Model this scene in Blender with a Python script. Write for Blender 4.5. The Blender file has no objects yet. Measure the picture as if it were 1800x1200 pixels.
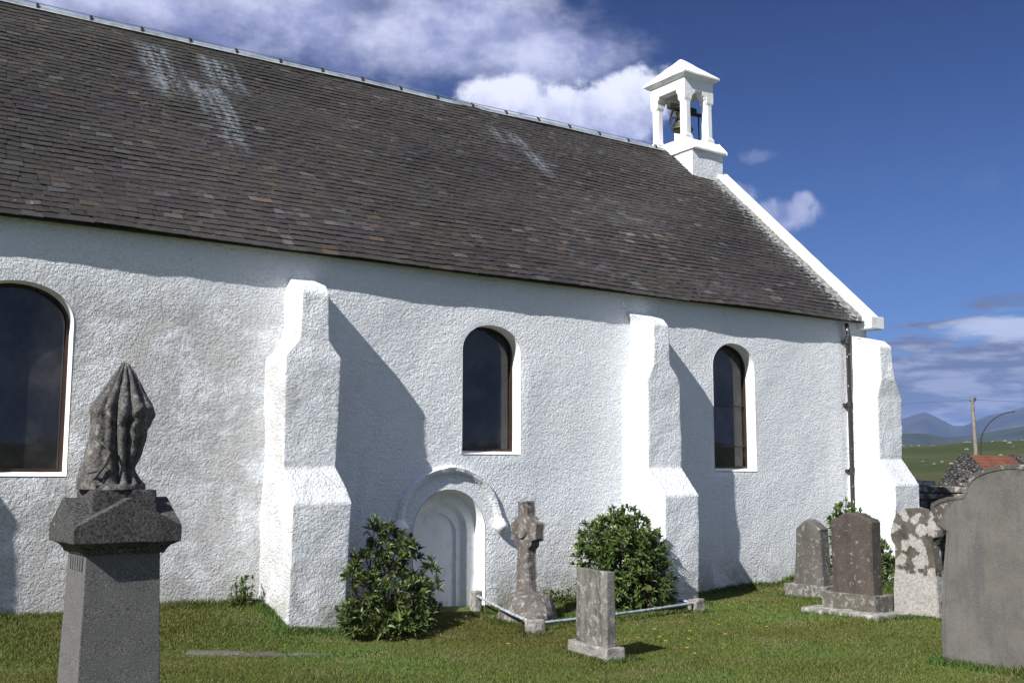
import bpy, bmesh, math, random
import numpy as np
from mathutils import Vector, Matrix, noise
random.seed(7); rng = np.random.default_rng(11)
PI = math.pi
scene = bpy.context.scene
col = scene.collection

# ------------------------------------------------------------------ camera
def vec(*a): return Vector(a)
cam_d = bpy.data.cameras.new("camera"); cam = bpy.data.objects.new("camera", cam_d); col.objects.link(cam)
scene.camera = cam
cam.location = (0, 0, 1.6)
view = Vector((0.56413403, 0.81617926, 0.12491682))
cam.rotation_euler = view.to_track_quat('-Z', 'Y').to_euler()
cam_d.sensor_width = 36; cam_d.lens = 38.76
cam_d.clip_start = 0.05; cam_d.clip_end = 40000

# ------------------------------------------------------------------ sun, sky, exposure
SUN_T = Vector((1.54, 0.50, -1.27)).normalized()          # the way the light travels
sun_d = bpy.data.lights.new("sun", 'SUN'); sun = bpy.data.objects.new("sun", sun_d); col.objects.link(sun)
sun_d.energy = 5.0; sun_d.angle = math.radians(0.53); sun_d.color = (1.0, 0.97, 0.925)
sun.rotation_euler = SUN_T.to_track_quat('-Z', 'Y').to_euler(); sun.location = (-20, -8, 30)
scene.view_settings.view_transform = 'Standard'; scene.view_settings.look = 'None'
scene.view_settings.exposure = 0.61; scene.view_settings.gamma = 1.0

w = bpy.data.worlds.new("World"); scene.world = w; w.use_nodes = True
def build_world():
    nt = w.node_tree; N = nt.nodes; L = nt.links; N.clear()
    out = N.new('ShaderNodeOutputWorld'); bg = N.new('ShaderNodeBackground'); L.new(bg.outputs[0], out.inputs[0])
    sky = N.new('ShaderNodeTexSky'); sky.sky_type = 'NISHITA'; sky.sun_disc = False
    sky.sun_elevation = math.asin(-SUN_T.z); sky.sun_rotation = math.atan2(-SUN_T.x, -SUN_T.y)
    sky.air_density = 1.0; sky.dust_density = 0.25; sky.ozone_density = 2.2; sky.altitude = 300
    def M(op, a, b=None, c=None, clamp=False):
        n = N.new('ShaderNodeMath'); n.operation = op; n.use_clamp = clamp
        for i, v in enumerate((a, b, c)):
            if v is None: continue
            if isinstance(v, (int, float)): n.inputs[i].default_value = v
            else: L.new(v, n.inputs[i])
        return n.outputs[0]
    def smooth(v, lo, hi):
        n = N.new('ShaderNodeMapRange'); n.interpolation_type = 'SMOOTHSTEP'
        L.new(v, n.inputs[0]); n.inputs[1].default_value = lo; n.inputs[2].default_value = hi
        return n.outputs[0]
    def mixc(f, a, b):
        n = N.new('ShaderNodeMix'); n.data_type = 'RGBA'
        if isinstance(f, (int, float)): n.inputs[0].default_value = f
        else: L.new(f, n.inputs[0])
        for i, v in ((6, a), (7, b)):
            if isinstance(v, tuple): n.inputs[i].default_value = (*v, 1)
            else: L.new(v, n.inputs[i])
        return n.outputs[2]
    tc = N.new('ShaderNodeTexCoord'); sep = N.new('ShaderNodeSeparateXYZ'); L.new(tc.outputs['Generated'], sep.inputs[0])
    az = M('MULTIPLY', M('ARCTAN2', sep.outputs[0], sep.outputs[1]), 180/PI)
    el = M('MULTIPLY', M('ARCSINE', sep.outputs[2]), 180/PI)
    def nz(scale, detail, rough, stretch=(1, 1, 1), dist=0.0):
        mp = N.new('ShaderNodeMapping'); L.new(tc.outputs['Generated'], mp.inputs[0]); mp.inputs['Scale'].default_value = stretch
        n = N.new('ShaderNodeTexNoise'); L.new(mp.outputs[0], n.inputs['Vector'])
        n.inputs['Scale'].default_value = scale; n.inputs['Detail'].default_value = detail
        n.inputs['Roughness'].default_value = rough; n.inputs['Distortion'].default_value = dist
        return n.outputs[0]
    n1 = nz(9, 9, 0.58, (1, 1, 1.7)); n2 = nz(30, 6, 0.6); n3 = nz(15, 8, 0.6, (1, 1, 5), 0.3); n4 = nz(14, 8, 0.55, (1, 1, 5))
    def blob(a, e, ra, re, noise_s, k, lo, hi):
        da = M('DIVIDE', M('SUBTRACT', az, a), ra); de = M('DIVIDE', M('SUBTRACT', el, e), re)
        d = M('SQRT', M('ADD', M('MULTIPLY', da, da), M('MULTIPLY', de, de)))
        v = M('ADD', M('SUBTRACT', 1.0, d), M('MULTIPLY', M('SUBTRACT', noise_s, 0.5), k))
        return smooth(v, lo, hi)
    def union(*bs):
        r = bs[0]
        for b in bs[1:]: r = M('MAXIMUM', r, b)
        return r
    # soft blue-white bank high on the left
    bank = union(blob(17, 27.5, 19, 9.2, n1, 1.7, -0.15, 0.55), blob(31.5, 23.4, 9.5, 3.0, n1, 2.4, -0.25, 0.75), blob(36.8, 22.0, 5.5, 2.0, n1, 2.6, -0.2, 0.8))
    # bright cumulus heads
    cum = union(blob(38.4, 18.7, 4.8, 1.9, n2, 1.5, -0.05, 0.3), blob(34.4, 19.6, 3.0, 1.2, n2, 1.5, -0.1, 0.35), blob(41.2, 19.2, 2.3, 1.9, n2, 1.3, -0.05, 0.3),
                blob(36.5, 16.8, 6.5, 1.6, n2, 1.5, -0.05, 0.5))
    small = union(blob(48.5, 13.35, 2.4, 0.95, n2, 1.1, -0.05, 0.45), blob(49.7, 13.9, 0.75, 0.65, n2, 0.8, 0.0, 0.5), blob(46.2, 14.2, 1.6, 0.9, n2, 1.3, -0.1, 0.6))
    wisp = M('MULTIPLY', blob(47.6, 16.3, 1.1, 0.5, n2, 2.0, 0.0, 0.9), 0.42)
    wisp2 = M('MULTIPLY', blob(57, 14.2, 5, 1.3, n2, 2.4, 0.3, 1.2), 0.05)
    low = M('MAXIMUM', M('MULTIPLY', blob(59, 3.0, 17, 4.9, n4, 1.7, 0.0, 0.22), 0.96), M('MULTIPLY', blob(59.5, 8.5, 3.0, 0.7, n4, 2.4, 0.1, 0.9), 0.5))
    streak = M('MULTIPLY', blob(59.5, 7.1, 4.6, 0.75, n4, 1.8, 0.0, 0.6), 0.9)
    # unseen broken clouds round the rest of the sky, added to lift ambient light
    rest = M('MULTIPLY', smooth(n1, 0.38, 0.62), M('MAXIMUM', smooth(az, 70, 95), M('MAXIMUM', smooth(az, -6, -30), smooth(el, 38, 55))))
    hsv = N.new('ShaderNodeHueSaturation'); L.new(sky.outputs[0], hsv.inputs['Color']); hsv.inputs['Saturation'].default_value = 1.05; hsv.inputs['Value'].default_value = 1.0
    tint = N.new('ShaderNodeMix'); tint.data_type = 'RGBA'; tint.blend_type = 'MULTIPLY'; tint.inputs[0].default_value = 1
    L.new(hsv.outputs[0], tint.inputs[6]); L.new(mixc(smooth(el, 4, 34), (0.31, 0.455, 0.78), (0.035, 0.105, 0.33)), tint.inputs[7])
    cS = 1.0 / SKY_S
    def cc(r, g, b): return (r*cS, g*cS, b*cS)
    shade = nz(12, 6, 0.6, (1, 1, 1.5))
    c_bank = mixc(smooth(shade, 0.35, 0.65), cc(0.19, 0.215, 0.38), cc(0.46, 0.48, 0.64))
    c_cum = mixc(smooth(M('ADD', M('MULTIPLY', M('SUBTRACT', el, 18.2), 0.22), M('MULTIPLY', n2, 1.1)), 0.25, 1.0), cc(0.20, 0.23, 0.42), cc(0.62, 0.64, 0.76))
    c_small = mixc(smooth(n2, 0.35, 0.65), cc(0.13, 0.17, 0.34), cc(0.29, 0.32, 0.47))
    c_low = mixc(smooth(n3, 0.44, 0.64), cc(0.085, 0.09, 0.14), cc(0.27, 0.285, 0.36))
    c = tint.outputs[2]
    c_rest = mixc(smooth(shade, 0.3, 0.6), cc(0.22, 0.25, 0.34), cc(0.42, 0.46, 0.56))
    for m, k in ((rest, c_rest), (bank, c_bank), (cum, c_cum), (small, c_small), (wisp, c_small), (wisp2, c_small), (low, c_low), (streak, cc(0.42, 0.46, 0.60))):
        c = mixc(m, c, k)
    L.new(c, bg.inputs[0]); bg.inputs[1].default_value = SKY_S
SKY_S = 0.06; SKY_T = (0.62, 0.80, 1.0)
build_world()

# ------------------------------------------------------------------ mesh helpers
class MB:
    def __init__(s): s.v = []; s.f = []; s.sm = []
    def add(s, verts, faces, smooth=False):
        b = len(s.v); s.v += [tuple(p) for p in verts]; s.f += [tuple(b+i for i in f) for f in faces]; s.sm += [smooth]*len(faces)
    def box(s, x0, x1, y0, y1, z0, z1):
        s.hexa([(x0,y0,z0),(x1,y0,z0),(x1,y1,z0),(x0,y1,z0)], [(x0,y0,z1),(x1,y0,z1),(x1,y1,z1),(x0,y1,z1)])
    def hexa(s, lo, hi):
        s.add(list(lo)+list(hi), [(3,2,1,0),(4,5,6,7),(0,1,5,4),(1,2,6,5),(2,3,7,6),(3,0,4,7)])
    def loft(s, rings, cap=(True, True), smooth=False, closed=True):
        n = len(rings[0]); vs = [p for r in rings for p in r]; fs = []
        for k in range(len(rings)-1):
            for i in range(n if closed else n-1):
                j = (i+1) % n; fs.append((k*n+i, k*n+j, (k+1)*n+j, (k+1)*n+i))
        s.add(vs, fs, smooth)
        if cap[0]: s.add(rings[0], [tuple(range(n))[::-1]])
        if cap[1]: s.add(rings[-1], [tuple(range(n))])
    def tube(s, pts, r, n=8, cap=True, smooth=True):
        pts = [Vector(p) for p in pts]; rs = r if hasattr(r, '__len__') else [r]*len(pts); rings = []
        for i, p in enumerate(pts):
            t = (pts[min(i+1, len(pts)-1)] - pts[max(i-1, 0)]).normalized()
            u = t.cross(Vector((0,0,1)));
            if u.length < 1e-3: u = Vector((1,0,0))
            u.normalize(); v = t.cross(u)
            rings.append([p + (u*math.cos(a) + v*math.sin(a))*rs[i] for a in [2*PI*k/n for k in range(n)]])
        s.loft(rings, (cap, cap), smooth)
    def prism(s, outline, axis, a, b):
        """outline: 2-D points; axis 0 = extruded along X with outline in (Y,z); axis 1 = along Y with outline in (X,z)"""
        def P(q, d): return (d, q[0], q[1]) if axis == 0 else (q[0], d, q[1])
        s.loft([[P(q, a) for q in outline], [P(q, b) for q in outline]])
    def build(s, name, mat, parent=None, bevel=0, recalc=True, rough=0, cuts=0.0, seed=0):
        me = bpy.data.meshes.new(name)
        bm = bmesh.new()
        me.from_pydata(s.v, [], s.f); me.polygons.foreach_set('use_smooth', s.sm); bm.from_mesh(me)
        if parent is not None:
            inv = world_mat(parent).inverted()
            bmesh.ops.transform(bm, matrix=inv, verts=bm.verts)
        if recalc: bmesh.ops.recalc_face_normals(bm, faces=bm.faces)
        if bevel:
            bmesh.ops.remove_doubles(bm, verts=bm.verts, dist=1e-5)
            es = [e for e in bm.edges if len(e.link_faces) == 2 and e.calc_face_angle(0) > 0.5]
            bmesh.ops.bevel(bm, geom=es, offset=bevel, segments=2, affect='EDGES', profile=0.6, clamp_overlap=True)
        if cuts:
            for _ in range(6):
                es = [e for e in bm.edges if e.calc_length() > cuts*1.5]
                if not es: break
                bmesh.ops.subdivide_edges(bm, edges=es, cuts=1, use_grid_fill=False)
                bmesh.ops.triangulate(bm, faces=[f for f in bm.faces if len(f.verts) > 4])
        if rough:
            for v in bm.verts:
                q = v.co*6 + Vector((seed*3.1, 0, 0))
                d = noise.noise_vector(q)*rough + noise.noise_vector(v.co*23 + Vector((seed, 1, 2)))*rough*0.45
                v.co += d
        bm.to_mesh(me); bm.free()
        me.materials.append(mat)
        o = bpy.data.objects.new(name, me); col.objects.link(o)
        if parent is not None: o.parent = parent
        return o
def world_mat(o):
    m = o.matrix_basis.copy(); p = o.parent
    while p: m = p.matrix_basis @ m; p = p.parent
    return m
def npmesh(name, V, F, mat, parent=None, smooth=False, colors=None):
    """V (n,3), F (m,k) with the same corner count"""
    if parent is not None: V = V - np.array(world_mat(parent).translation)
    me = bpy.data.meshes.new(name); m, k = F.shape
    me.vertices.add(len(V)); me.vertices.foreach_set('co', V.astype(np.float32).ravel())
    me.loops.add(m*k); me.loops.foreach_set('vertex_index', F.astype(np.int32).ravel())
    me.polygons.add(m); me.polygons.foreach_set('loop_start', np.arange(0, m*k, k, dtype=np.int32))
    me.update(calc_edges=True)
    me.polygons.foreach_set('use_smooth', np.full(m, smooth))
    if colors is not None:
        ca = me.color_attributes.new('tint', 'FLOAT_COLOR', 'POINT'); ca.data.foreach_set('color', colors.astype(np.float32).ravel())
    me.materials.append(mat)
    o = bpy.data.objects.new(name, me); col.objects.link(o)
    if parent is not None: o.parent = parent
    return o
def tag(o, label=None, cat=None, group=None, kind=None):
    if label: o['label'] = label
    if cat: o['category'] = cat
    if group: o['group'] = group
    if kind: o['kind'] = kind
    return o
def thing(name, label, cat, loc=(0,0,0), group=None):
    o = bpy.data.objects.new(name, None); col.objects.link(o); o.location = loc; o.empty_display_size = 0.2
    return tag(o, label, cat, group)

# ------------------------------------------------------------------ material helpers
class Mat:
    def __init__(s, name, rough=0.9, spec=0.3):
        s.m = bpy.data.materials.new(name); s.m.use_nodes = True; s.nt = s.m.node_tree; s.N = s.nt.nodes; s.L = s.nt.links
        s.b = s.N['Principled BSDF']; s.b.inputs['Roughness'].default_value = rough; s.b.inputs['Specular IOR Level'].default_value = spec
        s.tc = s.N.new('ShaderNodeTexCoord'); s.h = None
    def link(s, v, sock):
        if isinstance(v, (int, float)): sock.default_value = v
        elif isinstance(v, tuple): sock.default_value = (*v, 1) if len(sock.default_value) == 4 else v
        else: s.L.new(v, sock)
    def coord(s, scale=(1,1,1), kind='Object', loc=(0,0,0), rot=(0,0,0)):
        mp = s.N.new('ShaderNodeMapping'); s.L.new(s.tc.outputs[kind], mp.inputs[0]); mp.inputs['Scale'].default_value = scale
        mp.inputs['Location'].default_value = loc; mp.inputs['Rotation'].default_value = rot; return mp.outputs[0]
    def noise(s, scale, detail=5, rough=0.6, vec=None, dist=0):
        n = s.N.new('ShaderNodeTexNoise'); s.L.new(vec if vec is not None else s.coord(), n.inputs['Vector'])
        n.inputs['Scale'].default_value = scale; n.inputs['Detail'].default_value = detail; n.inputs['Roughness'].default_value = rough; n.inputs['Distortion'].default_value = dist
        return n.outputs[0]
    def vor(s, scale, vec=None, feature='F1', rand=1.0, out=0):
        n = s.N.new('ShaderNodeTexVoronoi'); s.L.new(vec if vec is not None else s.coord(), n.inputs['Vector']); n.feature = feature
        n.inputs['Scale'].default_value = scale; n.inputs['Randomness'].default_value = rand; return n.outputs[out]
    def math(s, op, a, b=0.0, clamp=False):
        n = s.N.new('ShaderNodeMath'); n.operation = op; n.use_clamp = clamp; s.link(a, n.inputs[0]); s.link(b, n.inputs[1]); return n.outputs[0]
    def step(s, v, lo, hi, smooth=True):
        n = s.N.new('ShaderNodeMapRange'); n.interpolation_type = 'SMOOTHSTEP' if smooth else 'LINEAR'
        s.L.new(v, n.inputs[0]); n.inputs[1].default_value = lo; n.inputs[2].default_value = hi; return n.outputs[0]
    def mix(s, f, a, b, mode='MIX'):
        n = s.N.new('ShaderNodeMix'); n.data_type = 'RGBA'; n.blend_type = mode
        s.link(f, n.inputs[0]); s.link(a, n.inputs[6]); s.link(b, n.inputs[7]); return n.outputs[2]
    def attr(s, name):
        n = s.N.new('ShaderNodeAttribute'); n.attribute_name = name; return n.outputs[0]
    def xyz(s, vec=None):
        n = s.N.new('ShaderNodeSeparateXYZ'); s.L.new(vec if vec is not None else s.tc.outputs['Object'], n.inputs[0]); return n.outputs
    def color(s, c): s.link(c, s.b.inputs['Base Color']); return s
    def bump(s, h, strength=1.0, dist=0.01):
        n = s.N.new('ShaderNodeBump'); s.L.new(h, n.inputs['Height']); n.inputs['Strength'].default_value = strength; n.inputs['Distance'].default_value = dist
        if s.h is not None: s.L.new(s.h, n.inputs['Normal'])
        s.h = n.outputs[0]; s.L.new(s.h, s.b.inputs['Normal']); return s

def plain(name, c, rough=0.8, var=0.15, scale=8, spec=0.3, metal=0, bump=0.0):
    m = Mat(name, rough, spec); n = m.noise(scale, 6)
    m.color(m.mix(m.step(n, 0.3, 0.7), tuple(k*(1-var) for k in c), tuple(min(1, k*(1+var)) for k in c)))
    m.b.inputs['Metallic'].default_value = metal
    if bump: m.bump(m.noise(scale*6, 4), 0.6, bump)
    return m.m

def harling_mat():
    m = Mat('white_harling', 0.92, 0.15)
    warp = m.coord((1, 1, 1))
    big = m.noise(0.9, 6, 0.62); mid = m.noise(5, 6, 0.65); fine = m.noise(46, 4, 0.6)
    dirt = m.math('MULTIPLY', m.step(big, 0.56, 0.78), m.step(mid, 0.42, 0.68))
    c = m.mix(m.step(fine, 0.25, 0.75), (0.78, 0.81, 0.85), (0.88, 0.90, 0.915))
    c = m.mix(m.math('MULTIPLY', dirt, 0.4), c, (0.44, 0.40, 0.35))
    speck = m.math('MULTIPLY', m.step(m.noise(17, 3, 0.5), 0.66, 0.72), m.step(big, 0.45, 0.6))
    c = m.mix(m.math('MULTIPLY', speck, 0.35), c, (0.40, 0.36, 0.33))
    # splash of green and earth just above the ground
    z = m.xyz()[2]
    low = m.math('MULTIPLY', m.step(z, 0.95, 0.15), m.step(mid, 0.35, 0.65))
    c = m.mix(m.math('MULTIPLY', low, 0.35), c, (0.34, 0.34, 0.27))
    st = m.noise(4.2, 5, 0.6, m.coord((1, 1, 0.09)))
    c = m.mix(m.math('MULTIPLY', m.math('MULTIPLY', m.step(st, 0.56, 0.72), m.step(z, 2.9, 1.2)), 0.22), c, (0.42, 0.43, 0.38))
    alg = m.math('MULTIPLY', m.step(z, 0.62, 0.22), m.step(m.noise(3.1, 7, 0.7), 0.42, 0.58))
    c = m.mix(m.math('MULTIPLY', alg, 0.5), c, (0.20, 0.22, 0.14))
    # flaked limewash on the first buttress and weathered patches of the wall behind it
    xx = m.math('ADD', m.xyz()[0], 4.8)
    near = m.math('MULTIPLY', m.step(xx, 6.5, 3.5), m.step(m.math('ADD', m.noise(2.2, 8, 0.74), m.math('MULTIPLY', m.step(xx, 5.2, 3.8), 0.09)), 0.46, 0.63))
    c = m.mix(m.math('MULTIPLY', m.math('MULTIPLY', near, m.step(z, 3.75, 3.2)), 0.58), c, (0.38, 0.35, 0.315))
    m.color(c)
    d1 = m.noise(15, 3, 0.55, m.coord((1, 1, 1.2), rot=(0, 0.5, 0)))
    d2 = m.noise(31, 3, 0.72, m.coord((1, 1, 1.1), rot=(0, -0.6, 0)))
    d3 = m.noise(75, 2, 0.6)
    m.bump(d1, 0.6, 0.022)
    m.bump(d2, 0.9, 0.041)
    m.bump(d3, 0.8, 0.012)
    return m.m
def smooth_white_mat():
    m = Mat('smooth_limewash', 0.85, 0.2)
    g = m.math('MAXIMUM', m.math('MULTIPLY', m.step(m.noise(7, 8, 0.7), 0.52, 0.70), 0.45), m.math('MULTIPLY', m.step(m.noise(26, 4, 0.6), 0.64, 0.70), 0.5))
    m.color(m.mix(g, (0.80, 0.81, 0.81), (0.45, 0.45, 0.38)))
    m.bump(m.noise(14, 6, 0.6), 0.5, 0.012); m.bump(m.noise(90, 3), 0.3, 0.003)
    return m.m
def slate_mat():
    m = Mat('roof_slate', 0.62, 0.35)
    t = m.attr('tint')
    n = m.noise(1.1, 6, 0.6); f = m.noise(30, 4, 0.6); y = m.noise(9, 5, 0.7)
    c = m.mix(m.math('MULTIPLY', m.step(n, 0.35, 0.7), 0.55), t, m.mix(0.5, t, (0.050, 0.052, 0.032)))
    c = m.mix(m.step(f, 0.35, 0.75), c, m.mix(1.0, c, (1.5, 1.45, 1.4), 'MULTIPLY'))
    moss = m.math('MULTIPLY', m.step(y, 0.60, 0.68), m.step(m.noise(0.7, 4), 0.42, 0.6))
    c = m.mix(m.math('MULTIPLY', moss, 0.8), c, (0.105, 0.095, 0.05))
    lich = m.math('MULTIPLY', m.step(m.noise(24, 3, 0.5), 0.71, 0.75), m.step(m.noise(1.7, 3), 0.42, 0.6))
    c = m.mix(m.math('MULTIPLY', lich, 0.7), c, (0.34, 0.36, 0.37))
    # lime washed down from the ridge in ragged runs
    X, Y, Z = m.xyz(); X = m.math('ADD', X, 4.8)
    cols = m.noise(5.5, 4, 0.7, m.coord((1, 0.05, 0.05)), 0.0)
    blot = m.noise(16, 5, 0.65)
    def run(x0, half, z0, z1, drift):
        xc = m.math('ADD', x0, m.math('MULTIPLY', m.math('SUBTRACT', 7.4, Z), drift))
        dx = m.math('DIVIDE', m.math('ABSOLUTE', m.math('SUBTRACT', X, xc)), half)
        a = m.step(m.math('ADD', dx, m.math('MULTIPLY', m.noise(6, 4, 0.7), 0.9)), 1.55, 0.85)
        zz = m.math('MULTIPLY', m.step(Z, z1-0.1, z1+0.35), m.step(Z, z0+0.05, z0-0.12))
        return m.math('MULTIPLY', a, zz)
    top = m.math('MAXIMUM', run(4.05, .30, 7.36, 6.25, 0.02), run(4.85, .30, 7.36, 6.6, 0.10))
    tail = m.math('MAXIMUM', run(4.45, .34, 6.75, 5.9, 0.12), run(4.63, .20, 6.2, 5.45, 0.0))
    s2 = m.math('MAXIMUM', run(9.45, .42, 7.15, 6.6, 0.1), run(9.62, .22, 6.7, 6.1, 0.12))
    r = m.math('MAXIMUM', m.math('MAXIMUM', top, tail), m.math('MULTIPLY', s2, 0.75))
    edge = m.math('MULTIPLY', m.step(X, 13.55, 14.1), 0.65)
    gr = m.noise(34, 4, 0.7, m.coord((0.7, 1, 2.2)))
    r = m.math('MULTIPLY', r, m.step(m.math('ADD', m.math('ADD', m.math('MULTIPLY', cols, 1.3), blot), gr), 1.50, 1.92))
    e2 = m.math('MULTIPLY', edge, m.step(m.math('ADD', blot, m.math('MULTIPLY', m.step(X, 13.7, 14.15), 0.08)), 0.57, 0.63))
    c = m.mix(m.math('MULTIPLY', r, 0.62), c, (0.30, 0.35, 0.38))
    c = m.mix(e2, c, (0.55, 0.58, 0.60))
    m.color(c); m.bump(f, 0.4, 0.004)
    return m.m
def stone_mat(name, a, b, lichen=(0.42,0.42,0.38), amount=0.3, spots=0.0, rough=0.9, scale=1.0, grain=0.13, streak=0.0, seed=0.0, bump=1.0):
    m = Mat(name, rough, 0.25); v = m.coord(loc=(seed, seed*0.7, 0))
    n = m.noise(4*scale, 7, 0.65, v); f = m.noise(70*scale, 3, 0.6, v); g = m.noise(14*scale, 6, 0.7, v)
    c = m.mix(m.step(n, 0.32, 0.68), a, b)
    c = m.mix(grain, c, m.mix(m.step(f, 0.35, 0.65), (0.0, 0.0, 0.0), (0.45, 0.44, 0.43)))
    if streak:
        s = m.noise(9, 5, 0.6, m.coord((1, 1, 0.12), loc=(seed, 0, 0)))
        c = m.mix(m.math('MULTIPLY', m.step(s, 0.45, 0.7), streak), c, tuple(k*0.45 for k in a))
    if amount:
        c = m.mix(m.math('MULTIPLY', m.step(g, 0.66-amount*0.35, 0.72-amount*0.30), 0.8), c, lichen)
    if spots:
        d = m.vor(9*scale, m.coord((1, 1, 1), loc=(seed, seed, 1)), 'F1')
        k = m.math('MULTIPLY', m.step(m.math('ADD', d, m.math('MULTIPLY', g, 0.35)), 0.42+spots*0.2, 0.36+spots*0.2), 0.9)
        c = m.mix(k, c, (0.50, 0.50, 0.46))
    m.color(c); m.bump(g, 0.5*bump, 0.012); m.bump(f, 0.4*bump, 0.003)
    return m.m

M_harl = harling_mat(); M_white = smooth_white_mat(); M_slate = slate_mat()
M_lead = plain('ridge_lead', (0.33, 0.36, 0.38), 0.45, 0.25, 6, 0.5)
M_iron = plain('dark_iron', (0.035, 0.033, 0.03), 0.6, 0.3, 14)
M_soffit = plain('dark_eave_timber', (0.035, 0.033, 0.022), 0.8, 0.3, 5)
M_frame = plain('brown_window_paint', (0.036, 0.017, 0.012), 0.55, 0.3, 10)
M_flash = plain('mortar_flashing', (0.20, 0.20, 0.185), 0.9, 0.6, 18, bump=0.01)
M_bell = plain('bell_bronze', (0.08, 0.085, 0.06), 0.5, 0.3, 9, metal=0.6)
def glass_mat():
    m = Mat('dark_window_glass', 0.035, 0.5); m.color(m.mix(m.step(m.noise(1.8, 6, 0.7), 0.40, 0.70), (0.016, 0.016, 0.017), (0.050, 0.048, 0.045)))
    m.bump(m.noise(2.2, 2), 0.15, 0.01); return m.m
M_glass = glass_mat()

# ------------------------------------------------------------------ terrain
def sstep(a, b, x):
    t = np.clip((x-a)/(b-a), 0, 1); return t*t*(3-2*t)
def ground_h(x, y):
    x = np.asarray(x, float); y = np.asarray(y, float)
    bank = sstep(9.6, 11.0, y)*sstep(30, 20, y)*(0.05 + 0.25*sstep(7.6, 4.2, x))
    h = 0.02*np.sin(x*1.3+0.7)*np.sin(y*1.1) + 0.015*np.sin(x*2.9)*np.cos(y*3.3+1) + bank + 0.03*sstep(9, 6, x)*0
    h = h + 0.05*sstep(5.5, 9.5, y)
    r = np.hypot(x, y); az = np.degrees(np.arctan2(x, y))
    far = sstep(24, 45, r)
    rise = 9.9*sstep(40, 270, r)*(0.93 + 0.09*sstep(53, 60, az) + 0.012*np.sin(az*1.9)) + 0.25*np.sin(x*0.06)*np.sin(y*0.05)*sstep(60, 120, r)
    fall = 26*sstep(275, 700, r)
    return h*(1-far) + far*(-0.2) + rise - fall
def terrain():
    rs = [0.0] + list(np.geomspace(0.4, 11200, 330)); na = 420
    aa = np.linspace(0, 2*PI, na, endpoint=False)
    V = [(0, 0, float(ground_h(0, 0)))]
    R, A = np.meshgrid(rs[1:], aa, indexing='ij'); X = R*np.sin(A); Y = R*np.cos(A)
    Z = ground_h(X, Y)
    V = np.vstack([[V[0]], np.stack([X.ravel(), Y.ravel(), Z.ravel()], 1)])
    n = len(rs)-1; i = np.arange(n-1)[:, None]*na; j = np.arange(na)[None, :]; k = (j+1) % na
    F = np.stack([1+i+j, 1+i+k, 1+i+na+k, 1+i+na+j], -1).reshape(-1, 4)[:, ::-1]
    F0 = np.array([[0, 1+q, 1+(q+1) % na, 1+(q+1) % na] for q in range(na)])
    m = Mat('turf', 0.95, 0.15)
    n1 = m.noise(0.9, 6, 0.6); n2 = m.noise(9, 5, 0.65); n3 = m.noise(0.035, 7, 0.65)
    c = m.mix(m.step(n2, 0.3, 0.7), (0.060, 0.074, 0.020), (0.105, 0.125, 0.034))
    c = m.mix(m.math('MULTIPLY', m.step(n1, 0.55, 0.75), 0.5), c, (0.11, 0.095, 0.045))
    field = m.mix(m.step(n3, 0.38, 0.62), (0.040, 0.054, 0.016), (0.078, 0.082, 0.032))
    field = m.mix(m.math('MULTIPLY', m.step(m.noise(0.25, 6, 0.7), 0.52, 0.66), 0.7), field, (0.045, 0.042, 0.02))
    field = m.mix(m.math('MULTIPLY', m.step(m.noise(0.6, 5, 0.75), 0.60, 0.68), 0.6), field, (0.15, 0.14, 0.10))
    g = m.N.new('ShaderNodeVectorMath'); g.operation = 'LENGTH'; m.L.new(m.tc.outputs['Object'], g.inputs[0])
    c = m.mix(m.step(g.outputs['Value'], 22, 34), c, field)
    m.color(c); m.bump(n2, 0.6, 0.03)
    o = npmesh('ground', V, F, m.m, smooth=True); tag(o, kind='structure')
terrain()

def ridge_sheet(name, az0, az1, r0, r1, prof, mat, na=220, nr=40, amp=0.12, seed=0.0, base=-60):
    """a range of hills with real depth: height follows prof(az) at its crest and falls away both ways"""
    A = np.radians(np.linspace(az0, az1, na)); Rr = np.linspace(r0, r1, nr)
    rc = (r0+r1)/2; V = []
    for r in Rr:
        t = (r-r0)/(r1-r0); s = math.sin(PI*min(max(t, 0), 1))**0.9
        for a in A:
            crest = math.tan(math.radians(prof(math.degrees(a))))*rc
            x, y = r*math.sin(a), r*math.cos(a)
            q = Vector((x, y, seed*1000))/(rc*0.055)
            nn = noise.fractal(q, 0.9, 2.1, 6)
            gul = abs(noise.noise(q*1.7+Vector((5, 2, 1))))
            V.append((x, y, base + (crest+1.6-base)*s*(1 - 0.25*(1-s)*gul*2) + amp*crest*nn*min(1, 3*(1-s)+0.12)))
    V = np.array(V); i = np.arange(nr-1)[:, None]*na; j = np.arange(na-1)[None, :]
    F = np.stack([i+j, i+j+1, i+na+j+1, i+na+j], -1).reshape(-1, 4)[:, ::-1]
    return tag(npmesh(name, V, F, mat, smooth=True), kind='structure')
def lerp_prof(pts):
    xs = [p[0] for p in pts]; ys = [p[1] for p in pts]
    return lambda a: float(np.interp(a, xs, ys))
def hill_mat(name, a, b, sc):
    m = Mat(name, 1.0, 0.0); n = m.noise(sc, 8, 0.65); k = m.noise(sc*6, 6, 0.6)
    m.color(m.mix(m.step(m.math('ADD', n, m.math('MULTIPLY', m.math('SUBTRACT', k, 0.5), 0.4)), 0.38, 0.62), a, b)); return m.m
M_mtn = hill_mat('heather_mountain', (0.030, 0.028, 0.022), (0.065, 0.065, 0.034), 0.0022)
M_hill = hill_mat('dark_moor', (0.022, 0.030, 0.014), (0.045, 0.055, 0.022), 0.006)
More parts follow.
